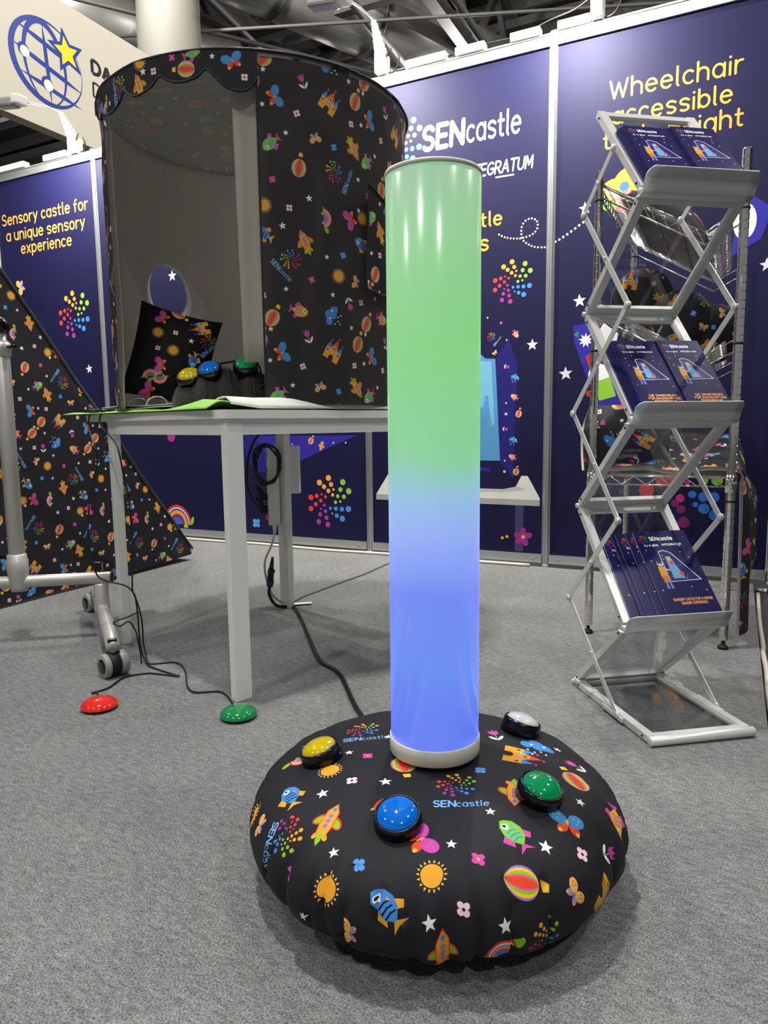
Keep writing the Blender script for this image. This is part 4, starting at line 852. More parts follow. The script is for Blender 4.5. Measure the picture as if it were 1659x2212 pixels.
for (s, tt, lab, lens) in ((.15, .38, 'yellow dome push button on the black bolster in the tent', 'yellow_lens'), (.29, .36, 'blue dome push button on the black bolster in the tent', 'blue_lens'), (.53, .36, 'green dome push button on the black bolster in the tent', 'green_lens')):
    p = Vector(bol_pt(s, tt)); n = (bn * -.55 + Vector((0, 0, .83)) + bd * (-.25 if s < .3 else 0)).normalized()
    make_button('push_button', lab, Matrix.Translation(p + n * .004) @ n.to_track_quat('Z', 'Y').to_matrix().to_4x4(), lens, .034, .02, .015, 'dome buttons on the bolster')
for pts, lab in (([bol_pt(.25, .2), bol_pt(.27, .42) + Vector((0, 0, .012)), bol_pt(.45, .6) + Vector((0, 0, .035)), bol_pt(.6, .66) + Vector((0, 0, .055)), bol_pt(.66, .70) + Vector((0, 0, .02))], 'black lead arching from the yellow bolster button'),
                 ([bol_pt(.46, .1), bol_pt(.48, .35) + Vector((0, 0, .004)), bol_pt(.58, .6) + Vector((0, 0, .03)), bol_pt(.72, .72) + Vector((0, 0, .06)), bol_pt(.80, .72) + Vector((0, 0, .01))], 'black lead arching beside the blue bolster button'),
                 ([bol_pt(.50, .03) + Vector((0, 0, .0)), bol_pt(.62, .17) + Vector((0, 0, .004)), bol_pt(.78, .24) + Vector((0, 0, .006)), bol_pt(.9, .2) + Vector((0, 0, .006))], 'black lead lying across the front of the bolster')):
    tag(MB().tube([Vector(p) for p in pts], .0028, 7, smooth_pts=6).build('cable', 'cable_black'), lab, 'cable')

# floor switches with leads
def floor_switch(x, y, lens, lab):
    t = thing('floor_switch', lab, 'switch', (x, y, 0))
    MB().lathe([(0, 0), (.042, 0), (.045, .004), (.044, .009), (0, .009)], n=40).build('base', 'black_plastic', t, local=True)
    MB().lathe([(.0465 * math.cos(a), .008 + .022 * math.sin(a)) for a in [PI / 2 * i / 10 for i in range(11)]], n=44).build('dome', lens, t, local=True)
floor_switch(-1.447, 1.238, 'red_dome', 'glossy red dome switch on the carpet')
floor_switch(-1.082, 1.345, 'green_dome', 'glossy green dome switch on the carpet by the table leg')
CZ = .0035
tag(MB().tube([tp(.80, .05, TOPZ + .013), tp(.80, -.015, TOPZ + .013), tp(.80, -.032, TOPZ - .03), (-1.735, 1.525, .673), (-1.73, 1.53, .617), (-1.749, 1.51, .506), (-1.755, 1.50, .379), (-1.76, 1.52, .290), (-1.74, 1.53, .255), (-1.68, 1.57, .23), (-1.655, 1.58, .19), (-1.640, 1.585, .12), (-1.628, 1.575, .05), (-1.60, 1.56, CZ), (-1.567, 1.53, CZ), (-1.47, 1.508, CZ), (-1.417, 1.499, CZ), (-1.489, 1.487, CZ), (-1.523, 1.476, CZ), (-1.556, 1.427, CZ), (-1.533, 1.347, CZ), (-1.543, 1.300, CZ), (-1.528, 1.302, .006), (-1.488, 1.272, .008)], .0026, 7, smooth_pts=6).build('switch_cable', 'cable_black'),
    'black lead hanging from the table end down to the red switch', 'cable')
tag(MB().tube([tp(.70, .05, TOPZ + .013), tp(.70, -.016, TOPZ + .013), tp(.70, -.034, TOPZ - .03), (-1.658, 1.54, .673), (-1.642, 1.545, .589), (-1.633, 1.553, .505), (-1.631, 1.555, .363), (-1.636, 1.55, .235), (-1.632, 1.556, .204), (-1.630, 1.56, .14), (-1.622, 1.555, .06), (-1.60, 1.55, .008), (-1.57, 1.545, CZ), (-1.511, 1.587, CZ), (-1.436, 1.545, CZ), (-1.339, 1.447, CZ), (-1.288, 1.422, CZ), (-1.237, 1.453, CZ), (-1.195, 1.439, CZ), (-1.150, 1.405, CZ), (-1.115, 1.375, .006)], .0026, 7, smooth_pts=6).build('switch_cable', 'cable_black'),
    'black lead hanging over the table front down to the green switch', 'cable')
tag(MB().tube([(-1.645, 1.579, .150), (-1.665, 1.545, .138), (-1.678, 1.514, .133), (-1.676, 1.510, .125), (-1.661, 1.518, .119), (-1.644, 1.536, .13), (-1.632, 1.549, .10), (-1.623, 1.548, .068), (-1.612, 1.545, .03), (-1.60, 1.535, CZ)], .0024, 6, smooth_pts=6).build('switch_cable', 'cable_black'), 'small loop of thin black lead before the left table leg', 'cable')

# power strip on the rear leg
RL = tp(.68, .66, 0)
ps = thing('power_strip', 'white power strip with lit red switch fixed to the rear table leg', 'power strip', (-1.613, 2.245, .34))
ax = Matrix.Rotation(math.radians(52), 3, 'Z')
SC0 = Vector((-1.606, 2.262, .49))
nf, ns = Vector((-.79, -.61, 0)), Vector((.61, -.79, 0))
mS = Matrix((ns, -nf, Vector((0, 0, 1)))).transposed()
MB().box(SC0, (.044, .046, .31), mS, bevel=.008).build('housing', 'white_plastic', ps)
for k in range(5):
    c = SC0 + nf * .0235 + Vector((0, 0, .115 - k * .052)); q = nf.to_track_quat('Z', 'Y').to_matrix()
    MB().lathe([(.019, 0), (.0195, .0015), (.017, .0015), (.0165, -.002), (0, -.002)], c, 24, q).build('socket', 'grey_plastic', ps)
MB().box(SC0 + nf * .0235 + Vector((0, 0, -.125)), (.022, .006, .026), mS).build('switch_frame', 'black_plastic', ps)
MB().box(SC0 + nf * .026 + Vector((0, 0, -.125)), (.014, .006, .018), mS, bevel=.002).build('switch', 'red_switch', ps)
for k, r in ((3, .019), (4, .019)):
    c = SC0 + nf * .024 + Vector((0, 0, .115 - k * .052)); 
    tag(MB().cyl(c, c + nf * .03, .018, 20).cyl(c + nf * .012 + Vector((0, 0, .0)), c + nf * .045 + Vector((0, 0, .05)), .012, 14, .006).build('plug', 'black_rubber'), 'black plug in the power strip, %s one' % ('upper' if k == 3 else 'lower'), 'plug')
MB().cyl(SC0 + Vector((0, 0, -.155)), SC0 + Vector((0, 0, -.185)), .010, 14, .006).build('gland', 'white_plastic', ps)
tag(MB().tube([SC0 + Vector((0, 0, -.185)), (-1.606, 2.235, .255), (-1.622, 2.215, .20), (-1.622, 2.215, .14), (-1.612, 2.24, .06), (-1.590, 2.275, .02)], .0045, 8, smooth_pts=6).build('power_cable', 'cable_white'), 'grey cable running down from the power strip', 'cable')
cc = Vector((-1.592, 2.205, .575)); cu = Vector((.81, .58, 0))
pts = []
for i in range(76):
    a = i / 75 * 2 * PI * 3.6 + 1.2; k = 1 + .12 * math.sin(i * .37)
    pts.append(cc + cu * (.046 * k * math.cos(a) + .004 * math.sin(i)) + Vector((0, 0, .072 * k * math.sin(a) * (1 + .1 * math.sin(i * .21)))) + Vector((-.58, .81, 0)) * (-.006 + .018 * (i / 75)))
pts += [Vector((-1.632, 2.19, .49)), Vector((-1.628, 2.195, .43)), Vector((-1.612, 2.205, .405))]
tag(MB().tube(pts, .0042, 7).build('coiled_cable', 'cable_black'), 'coil of black cable hung on the power strip', 'cable')
tag(MB().tube([tp(.70, .60, .70), (-1.63, 2.20, .68), (-1.645, 2.17, .62), (-1.655, 2.16, .54), (-1.650, 2.17, .46), (-1.625, 2.195, .40)], .005, 7, smooth_pts=6).build('plug_cable', 'cable_black'), 'black cable bowing down beside the coil to the lower plug', 'cable')
tag(MB().box((-1.598, 2.372, .545), (.075, .035, .19), Matrix.Rotation(math.radians(20), 3, 'Z'), bevel=.004).build('adapter_box', 'white_plastic'), 'flat white adapter box taped behind the rear table leg', 'adapter')
cn = thing('cable_connector', 'dark blue inline cable connector hanging at the rear table leg', 'connector', (-1.607, 2.225, .09))
MB().cyl((-1.600, 2.232, .20), (-1.604, 2.228, .165), .006, 12, .010).cyl((-1.604, 2.228, .165), (-1.608, 2.225, .115), .0125, 16).build('body', 'black_plastic', cn)
for a, b, r0, r1 in (((-1.6035, 2.2285, .160), (-1.6045, 2.228, .150), .0145, .0145), ((-1.6075, 2.2255, .118), (-1.610, 2.223, .095), .0145, .013), ((-1.599, 2.2325, .212), (-1.6, 2.232, .200), .005, .006)): MB().cyl(a, b, r0, 16, r1).build('blue_collar', 'blue_plastic', cn)
tag(MB().tube([(-1.610, 2.223, .097), (-1.612, 2.222, .06), (-1.595, 2.245, .015), (-1.560, 2.285, .006), (-1.545, 2.291, .006), (-1.40, 2.125, .006), (-1.255, 1.947, .006), (-1.114, 1.782, .006), (-1.031, 1.73, .006), (-.971, 1.674, .006), (-.853, 1.528, .006), (-.802, 1.472, .006), (-.70, 1.36, .006), (-.60, 1.24, .02)], .0062, 8, smooth_pts=6).build('lamp_cable', 'cable_black'),
    'thick black cable crossing the carpet from table leg to floor cushion', 'cable')
tag(MB().tube([(-1.590, 2.33, .004), (-1.60, 2.40, .004), (-1.606, 2.472, .004), (-1.593, 2.723, .004), (-1.579, 2.968, .004), (-1.585, 3.222, .004), (-1.57, 3.44, .004)], .005, 7, smooth_pts=5).build('floor_cable', 'tape_grey'), 'grey taped cable running over the carpet from table to wall', 'cable')
tag(MB().box((-1.54, 2.345, .006), (.075, .026, .002), Matrix.Rotation(math.radians(40), 3, 'Z')).build('cable_tag', 'paper'), 'small white paper tag on the cable at the rear table leg', 'tag')

# ------------------------------------------------------------------ large wedge tent at the left
WX = -2.62
wt = thing('wedge_tent', 'large wedge shaped tent of black printed cloth standing by the wall', 'tent', (-3.1, 1.9, 0))
side_poly = [(.75, .012), (1.788, .012), (2.60, .020), (2.905, .034), (2.915, .065), (2.60, .448), (1.902, 1.338), (1.50, 1.852), (1.44, 1.90), (.75, 1.90)]
def wfold(y, z): return .014 * noise.noise((y * 2.2 + z * 1.1, z * 1.6 - y * .8, 2)) + .012 * max(0, math.sin((y * .62 + z * .78) * 13 + 1.5 * noise.noise((y, z, 7)))) ** 6 * (.4 + noise.noise((y * 1.5, z * 1.5, 9)))
tr = triangulate(pattern(.75, 2.95, 0, 1.95, rot=165, du=.06, dv=.2, sc=.98), bnd(side_poly, .05), CLOTH, [], [p for p in grid_pts(.78, 2.9, .03, 1.88, .035) if inside(p[0], p[1], side_poly)])
print_mesh('side_cloth', tr, lambda y, z: (WX + wfold(y, z), y, z), 'fabric', wt)
ll = math.hypot(2.915 - 1.50, 1.852 - .065)
sl = rect(0, 0, 1.15, ll)
tr = triangulate(pattern(0, 1.15, 0, ll, rot=10), bnd(sl, .1), CLOTH, [], grid_pts(.03, 1.1, .03, ll - .03, .08))
print_mesh('slope_cloth', tr, lambda u, v: (WX - u + wfold(2.915 - 1.415 * v / ll, .065 + 1.787 * v / ll) * max(0, 1 - u * 8), 2.915 - 1.415 * v / ll, .065 + 1.787 * v / ll), 'fabric', wt)
MB().extrude([(.76, .012), (2.90, .02), (2.90, .06), (1.50, 1.84), (.76, 1.89)], (WX - 1.15, 0, 0), (0, 1, 0), (0, 0, 1), (-1, 0, 0), .01).build('far_cloth', 'black_cloth', wt)
MB().box((WX - .58, 1.10, 1.895), (1.14, .70, .01)).build('top_cloth', 'black_cloth', wt)
MB().tube([Vector((WX + wfold(y, z), y, z)) for y, z in bnd(side_poly[4:8], .06)][:-1], .006, 6).build('edge_seam', 'black_cloth', wt)

# ------------------------------------------------------------------ silver trolley frame on castors
tl = thing('trolley_frame', 'silver tubular trolley frame with ball-topped pole and castors', 'trolley', (-1.93, 1.69, 0))
c1, c2 = Vector((-1.60, 1.435, 0)), Vector((-2.25, 1.94, 0)); bdv = (c1 - c2).normalized(); S = Vector((-1.945, 1.703, 0))
zb = Vector((0, 0, .098)); 
MB().tube([c1 - bdv * .035 + Vector((0, 0, .072)), c1 - bdv * .12 + Vector((0, 0, .088)), S + zb, S - bdv * .3 + Vector((0, 0, .088)), c2 + bdv * .03 + Vector((0, 0, .072))], .0215, 16, smooth_pts=5).build('base_beam', 'silver_paint', tl)
MB().lathe([(0, .085), (.026, .085), (.027, .10), (.027, .135), (.0245, .14), (.0245, .185), (.02, .19), (0, .19)], S, 24).build('stub', 'silver_paint', tl)
pd = Vector((-.80, -.60, 0)); P0, P1 = S - pd * .035 + Vector((0, 0, .207)), S + pd * .62 + Vector((0, 0, .207))
MB().cyl(P0, P1, .0205, 20).build('rail', 'silver_paint', tl)
MB().cyl(P0 - pd * .001, P0 - pd * .007, .0212, 20).build('end_cap', 'black_rubber', tl)
PO = S + pd * .262
MB().lathe([(0, .176), (.026, .176), (.027, .19), (.0285, .20), (.034, .245), (.034, .282), (.031, .285), (.031, .300), (.027, .303), (0, .303)], PO, 24).build('clamp', 'silver_paint', tl)
MB().cyl(PO + Vector((0, 0, .30)), PO + Vector((0, 0, 1.005)), .0255, 24).build('pole', 'silver_paint', tl)
MB().lathe([(.0255, .955), (.031, .957), (.0315, .985), (.029, 1.0), (.02, 1.0), (.018, 1.03), (0, 1.03)], PO, 24).build('pole_collar', 'silver_paint', tl)
MB().box(PO + Vector((.045, .005, .985)), (.04, .012, .010), bevel=.004).build('lever', 'black_plastic', tl)
MB().box(PO + Vector((-.04, -.02, .292)), (.035, .014, .013), bevel=.004).build('lever', 'black_plastic', tl)
MB().lathe([(.030 * math.sin(PI * i / 16), 1.052 - .030 * math.cos(PI * i / 16)) for i in range(17)], PO, 24).build('ball_knob', 'black_plastic', tl)
for c, lab in ((c1, None), (c2, None)):
    ca = Vector((bdv.y, -bdv.x, 0)).normalized(); ca = (ca * .9 + bdv * .35).normalized()
    k = MB().cyl(c + ca * -.006 + Vector((0, 0, .037)), c + ca * .022 + Vector((0, 0, .037)), .034, 24).box(c + ca * .004 + Vector((0, 0, .066)), (.03, .03, .02), bevel=.006).build('castor', 'black_rubber', tl)
    for s0, s1 in ((-.030, -.008), (.024, .040)):
        MB().cyl(c + ca * s0 + Vector((0, 0, .0355)), c + ca * s1 + Vector((0, 0, .0355)), .0355, 26).build('tyre', 'grey_plastic', k)
        MB().cyl(c + ca * (s0 - .0015) + Vector((0, 0, .0355)), c + ca * (s1 + .0015) + Vector((0, 0, .0355)), .022, 22).build('hub', 'black_plastic', k)
MB().box(c1 - bdv * .055 + Vector((.012, -.012, .094)), (.026, .014, .014), Matrix.Rotation(math.atan2(bdv.y, bdv.x) + PI / 2, 3, 'Z'), bevel=.003).build('brake_button', 'black_plastic', tl)
tag(MB().box(S + Vector((-.02, .012, .243)), (.026, .026, .034), Matrix.Rotation(.5, 3, 'Z'), bevel=.003).build('cable_clip', 'black_plastic'), 'black cable clip on the trolley rail', 'clip')

# ------------------------------------------------------------------ zigzag brochure stand
SA = math.radians(36.8); SW = .258
Ms = Matrix.Translation((-.141, 1.607, 0)) @ Matrix.Rotation(SA, 4, 'Z')
st = thing('brochure_stand', 'folding zigzag brochure stand of aluminium frames with clear panels', 'stand', m=Ms)
def sp3(x, y, z): return Vector((x, y, z))
BK = [(.385, .010), (.385, .500), (.372, .998)]; FR_ = [(.128, .236), (.125, .728), (.112, 1.222)]; TOPP = (.335, 1.475)
segs = [((0, .012), BK[0]), (BK[0], FR_[0]), (FR_[0], BK[1]), (BK[1], FR_[1]), (FR_[1], BK[2]), (BK[2], FR_[2]), (FR_[2], TOPP)]
for i, (a, b) in enumerate(segs):
    A, Bv = Vector((0, *a)), Vector((0, *b)); d = (Bv - A).normalized(); n = Vector((1, 0, 0)).cross(d); L = (Bv - A).length; e = .010
    f = MB()
    for x in (.010, SW - .010): f.bar(sp3(x, 0, 0) + A + d * e, sp3(x, 0, 0) + Bv - d * e, .020, .016, up=n)
    for x in (.0215, SW - .0215): f.bar(sp3(x, 0, 0) + A + d * e, sp3(x, 0, 0) + Bv - d * e, .003, .007, up=n)
    for t in (e + .008, L - e - .008): f.bar(A + d * t + sp3(.012, 0, 0), A + d * t + sp3(SW - .012, 0, 0), .018, .0115, up=n)
    fo = f.build('frame', 'silver', st, local=True)
    MB().bar(sp3(SW / 2, 0, 0) + A + d * .03, sp3(SW / 2, 0, 0) + Bv - d * .03, SW - .04, .0025, up=n).build('clear_panel', 'acrylic', fo, local=True)
    for x in (-.0008, SW + .0008):
        for t in (.03, L - .03):
            p = sp3(x, 0, 0) + A + d * t; MB().cyl(p, p + Vector((-.0018 if x < 0 else .0018, 0, 0)), .0028, 8).build('screw', 'black_plastic', fo, local=True)
for k, p in enumerate(BK + FR_): MB().cyl((-.004, *p), (SW + .004, *p), .0065, 12).build('hinge_rod', 'silver', st, local=True)
MB().cyl((-.002, -.002, .0115), (SW + .002, -.002, .0115), .0112, 18).build('front_bar', 'silver', st, local=True)
for x in (-.003, SW - .017): MB().box((x + .010, .36, .020), (.024, .03, .010), bevel=.002).box((x + .01, .29, .019), (.024, .035, .006), bevel=.002).build('bracket', 'silver', st, local=True)
for k, (y, z) in enumerate(FR_):
    prof = [(y + .018, z - .010), (y - .004, z - .012), (y - .016, z - .006), (y - .020, z + .004), (y - .023, z + .014), (y - .029, z + .024), (y - .037, z + .032), (y - .046, z + .038)]
    m = MB(); n = len(prof)
    nn = 8
    def tpt(s, t, off):
        i = min(n - 2, int(t * (n - 1))); f = t * (n - 1) - i; py, pz = prof[i][0] + (prof[i + 1][0] - prof[i][0]) * f, prof[i][1] + (prof[i + 1][1] - prof[i][1]) * f
        cut = .012 * max(0, (t - .72) / .28) ** 2; x = -.006 + cut + (SW + .012 - 2 * cut) * s
        return (x, py, pz)
    m.grid(10, 21, lambda s, t: tpt(s, t, 0)); solidify(m.build('tray', 'silver', st, local=True), .0022)
BACK2 = [(.137, .016), (.412, .242), (.158, .489), (.410, .745), (.143, .985), (.372, 1.242), (.226, 1.352)]
for x, s in ((-.0065, -1), (SW + .0065, 1)):
    for i in range(6):
        a, b = BACK2[i], BACK2[i + 1]; xo = x + s * (.0016 if i % 2 else -.0014)
        k = MB().bar((xo, *a), (xo, *b), .0025, .0155, up=Vector((1, 0, 0)).cross(Vector((0, b[0] - a[0], b[1] - a[1])))).build('strut', 'silver', st, local=True)
        for p, r in ((a, .0085), (b, .0085), (((a[0] + b[0]) / 2, (a[1] + b[1]) / 2), .004)): MB().cyl((xo - .0035, *p), (xo + .0035, *p), r, 16).build('pivot', 'silver', k, local=True)
for x in (-.004, SW + .004): MB().box((x, .16, .012), (.006, .10, .012), bevel=.002).build('slide_rail', 'silver', st, local=True)

# brochures
NVB = (30, 28, 88)
def cover_layers(w, h, lines):
    L = xf(logo(.011 * w / .128, n=5), -w * .36, h * .40) + fit_text('SENcastle', -w * .24, w * .20, h * .385, WH, weight=.2, gap=.09, cap=0, height=h * .042)
    L += fit_text('by e-glas & INTEGRATUM', -w * .38, w * .32, h * .315, WH, weight=.17, gap=.1, cap=0)
    k = w / .128; o = lambda pts: [(x * k, y * k) for x, y in pts]
    tentp = o([(-.022, .052), (-.010, .055), (.004, .049), (.030, .008), (.048, -.022), (-.022, -.024)])
    big = o([(-.0235, .0535), (-.010, .057), (.0055, .0505), (.0315, .009), (.052, -.0235), (-.0235, -.0258)])
    L += [((236, 236, 246), big), ((34, 28, 110), tentp), ((112, 178, 232), o([(-.012, .040), (-.001, .040), (.016, -.018), (-.012, -.018)])), (YE, o([(-.008, .038), (-.001, .038), (.001, .028), (-.007, .028)])), (RD, o([(-.006, .028), (.001, .028), (.003, .018), (-.005, .018)])), (GR, o(ell(.004, -.008, .006, n=8))), (PK, o(ell(.011, -.006, .006, n=8)))]
    rnd = random.Random(3)
    for i in range(34):
        x, y = rnd.uniform(-.021, .044), rnd.uniform(-.022, .05)
        if inside(x * k, y * k, tentp) and not (-.012 < x < .014 and y < .040): L.append((rnd.choice((WH, OR, PK, LB, YE, GR)), o(ell(x, y, .0013, n=5))))
    L += [((236, 236, 246), o(ell(-.031, .022, .0075, n=12))), ((70, 40, 40), o(ell(-.031, .024, .0058, n=10))), ((232, 176, 146), o(ell(-.0305, .0195, .0038, n=8))), (OR, o([(-.039, .014), (-.024, .014), (-.022, -.012), (-.040, -.012)])), ((232, 176, 146), o([(-.026, .010), (-.012, .006), (-.012, .003), (-.026, .004)])), ((214, 130, 40), o([(-.039, -.010), (-.024, -.010), (-.022, -.026), (-.038, -.026)])), ((112, 150, 230), o([(-.036, -.026), (-.032, -.026), (-.031, -.042), (-.037, -.042)])), ((112, 150, 230), o([(-.028, -.026), (-.024, -.026), (-.021, -.042), (-.027, -.042)]))]
    for i, (x, y) in enumerate(((-.05, .058), (-.028, .068), (.03, .05), (.045, .035), (.035, .066), (-.048, .03), (.052, -.05), (.02, -.04), (-.05, -.045))): L.append((WH, o(starp(x, y, .0022, i * 20))))
    n = len(lines); lh = h * .042
    for i, tx in enumerate(lines):
        ww = w * .72 * len(tx) / max(len(q) for q in lines); L += fit_text(tx, -ww / 2 + w * .08, ww / 2 + w * .08, -h * .335 - i * lh, (246, 168, 84), weight=.2, gap=.12, cap=0, height=lh * .66)
    return L
def make_brochure(w, h, th, lines, name='brochure', spine=True):
    m = MB(); m.box((0, 0, th / 2), (w, h, th * .5), mi=1); m.box((0, 0, th * .88), (w + .0006, h + .0006, th * .24), mi=0); m.box((0, 0, th * .12), (w + .0006, h + .0006, th * .24), mi=0); 
    if spine: m.box((-w / 2 - .0002, 0, th / 2), (.0008, h, th), mi=0)
    body = m.build(name, ['navy_cover', 'paper'], None)
    art = print_mesh('cover_print', triangulate(cover_layers(w, h, lines)), lambda u, v: (u, v, th + .00025), 'gloss_ink', body, smooth=False, local=True)
    return body
ENG = ['SENSORY CASTLE', 'FOR A UNIQUE', 'SENSORY EXPERIENCE']; DEU = ['DIE SINNESBURG', 'F\u00dcR EINZIGARTIGE', 'SENSORISCHE', 'ERLEBNISSE']; ENG2 = ['SENSORY CASTLE FOR A UNIQUE', 'SENSORY EXPERIENCE']
def panel_matrix(k, x, lift, slide, skew=0.0):
    """frame on display panel k of the stand: x across, up the slope, off the panel"""
    a = FR_[k]; b = (BK + [TOPP])[k + 1]; A = Vector((0, *a)); d = (Vector((0, *b)) - A).normalized(); n = Vector((1, 0, 0)).cross(d)
    if n.y > 0: n = -n
    R = Matrix((Vector((1, 0, 0)), d, n)).transposed().to_4x4()
    return Ms @ Matrix.Translation(A + d * slide + n * lift + Vector((x, 0, 0))) @ R @ Matrix.Rotation(skew, 4, 'Z')
def stack(k, x, n, proto, hh, th, dx, front_lab, rest_lab, grp, first, lift0=.0105, slide0=.004, dxs=.0024):
    for i in range(n):
        m = panel_matrix(k, x + dx + (i - n + 1) * dxs * -1 * -1, lift0 + i * (th + .0004), slide0 + hh / 2 + random.uniform(-.0006, .0006) - (.0035 if i == 0 else 0), random.uniform(-.006, .006))
        o = proto if (first and i == n - 1) else proto.copy()
        if o is not proto: COL.objects.link(o)
        o.matrix_world = m
        tag(o, front_lab if i == n - 1 else rest_lab, 'brochure', grp)
        if o is not proto and i == n - 1:
            c = proto.children[0].copy(); COL.objects.link(c); c.parent = o
pe = make_brochure(.112, .218, .0026, ENG); pg = make_brochure(.112, .226, .0026, DEU); pl_ = make_brochure(.146, .248, .0030, ENG2, spine=False)
stack(2, .075, 6, pe, .218, .0026, 0, 'front navy brochure of the stack by the struts in the top tray', 'navy brochure behind the front one in the top tray stack by the struts', 'brochures in the top tray', True)
stack(2, .194, 8, pe, .218, .0026, 0, 'front navy brochure of the stack by the chrome rack post in the top tray', 'navy brochure behind the front one in the top tray stack by the rack post', 'brochures in the top tray', False)
stack(1, .075, 7, pg, .226, .0026, 0, 'front navy German brochure of the stack by the struts in the middle tray', 'navy brochure behind the front one in the middle tray stack by the struts', 'brochures in the middle tray', True)
stack(1, .190, 8, pg, .226, .0026, 0, 'front navy German brochure of the stack by the rack post in the middle tray', 'navy brochure behind the front one in the middle tray stack by the rack post', 'brochures in the middle tray', False)
for i, (x, lab) in enumerate(((.095, 'rearmost navy brochure fanned out in the bottom tray'), (.121, 'second navy brochure from the back of the fan in the bottom tray'), (.132, 'third navy brochure from the back of the fan in the bottom tray'), (.158, 'navy brochure just behind the front one in the bottom tray'), (.178, 'front navy brochure of the fan in the bottom tray'))):
    o = pl_ if i == 0 else pl_.copy()
    if i: COL.objects.link(o)
    o.matrix_world = panel_matrix(0, x, .0105 + i * .0040, .006 + .124, -.012 + .004 * i); tag(o, lab, 'brochure', 'brochures in the bottom tray')
    if i:
        c = pl_.children[0].copy(); COL.objects.link(c); c.parent = o

# ------------------------------------------------------------------ chrome wire rack
RX0, RX1, RY0, RY1 = -.425, -.005, 2.425, 3.30
rk = thing('wire_rack', 'chrome wire shelving rack behind the brochure stand', 'rack', ((RX0 + RX1) / 2, (RY0 + RY1) / 2, 0))
for x, y in ((RX0, RY0), (RX1, RY0), (RX0, RY1), (RX1, RY1)):
    pr = [(0, .03), (.0138, .03)]
    for k in range(58): z = .03 + k * .0254; pr += [(.0138, z + .004), (.0118, z + .005), (.0118, z + .0075), (.0138, z + .0085)]
    pr += [(.0138, 1.508), (.011, 1.512), (0, 1.512)]
    p = MB().lathe(pr, (x, y, 0), 18, smooth=False).build('post', 'chrome', rk)
    MB().lathe([(0, 0), (.016, 0), (.017, .006), (.012, .012), (.006, .014), (.006, .032), (0, .032)], (x, y, 0), 16).build('levelling_foot', 'black_rubber', p)
    for z in (.47, .95, 1.42 if x < -.2 else 1.34): MB().cyl((x, y, z), (x, y, z + .006), .0155, 16).build('sleeve', 'black_rubber', p)
    MB().lathe([(.0128, .50), (.0175, .50), (.0165, .555), (.0128, .555)], (x, y, 0), 18).build('collar', 'chrome', p)
def rods(mb, pts, r=.0024, n=6): mb.tube(pts, r, n)
for k, (zl, zk) in enumerate(((1.472, 1.286), (1.10, .915))):       # sloping display shelves with a raised lip
    xk, xl, zlip = -.108, -.042, zk + .044
    sh = MB(); rods(sh, [(RX0 + .01, RY0, zl), (xk, RY0, zk)], .0032); rods(sh, [(RX0 + .01, RY1, zl), (xk, RY1, zk)], .0032)
    for dz in (0, -.035):
        rods(sh, [(RX0, RY0, zl + dz), (RX0, RY1, zl + dz)], .0032); rods(sh, [(RX0, RY0, zl + dz), (xk, RY0, zk + dz), (RX1, RY0, zlip + dz + .01)], .003); rods(sh, [(RX0, RY1, zl + dz), (xk, RY1, zk + dz), (RX1, RY1, zlip + dz + .01)], .003)
    rods(sh, [(xl, RY0, zlip), (xl, RY1, zlip)], .003)
    zz = []
    for j in range(37): zz.append((RX0, RY0 + (RY1 - RY0) * j / 36, zl - (.0 if j % 2 else .035)))
    rods(sh, zz, .0022)
    zz = [(RX0 + (xk - RX0) * j / 12, RY0, zl + (zk - zl) * j / 12 - (0 if j % 2 else .035)) for j in range(13)]; rods(sh, zz, .0022)
    so = sh.build('shelf_rim', 'chrome', rk)
    dk = MB()
    for j in range(36):
        y = RY0 + .012 + (RY1 - RY0 - .024) * j / 35; rods(dk, [(RX0 + .005, y, zl + .003), (xk - .005, y, zk + .003), (xk + .005, y, zk + .008), (xl, y, zlip + .002)], .0012, 5)
    dk.build('wire_deck', 'chrome', so, kind='stuff')
    for t in (.25, .5, .75): MB().tube([(RX0 + (xk - RX0) * t, RY0, zl + (zk - zl) * t - .004), (RX0 + (xk - RX0) * t, RY1, zl + (zk - zl) * t - .004)], .0028, 6).build('cross_wire', 'chrome', so)
    MB().tube([(xk + .035, RY0, zk + .02), (xk + .035, RY1, zk + .02)], .0025, 6).build('cross_wire', 'chrome', so)
sh = MB(); z3 = .545
for dz in (0, -.028):
    rods(sh, [(RX0, RY0, z3 + dz), (RX1, RY0, z3 + dz), (RX1, RY1, z3 + dz), (RX0, RY1, z3 + dz), (RX0, RY0, z3 + dz)], .003)
rods(sh, [(RX0 + .02 + (RX1 - RX0 - .04) * j / 10, RY0, z3 - (0 if j % 2 else .028)) for j in range(11)], .0024); rods(sh, [(RX0, RY0 + .02 + (RY1 - RY0 - .04) * j / 24, z3 - (0 if j % 2 else .028)) for j in range(25)], .0024); rods(sh, [(RX1, RY0 + .02 + (RY1 - RY0 - .04) * j / 24, z3 - (0 if j % 2 else .028)) for j in range(25)], .0024)
so = sh.build('shelf_rim', 'chrome', rk); dk = MB()
for j in range(46): y = RY0 + .012 + (RY1 - RY0 - .024) * j / 45; rods(dk, [(RX0, y, z3 + .003), (RX1, y, z3 + .003)], .0017, 5)
dk.build('wire_deck', 'chrome', so, kind='stuff')

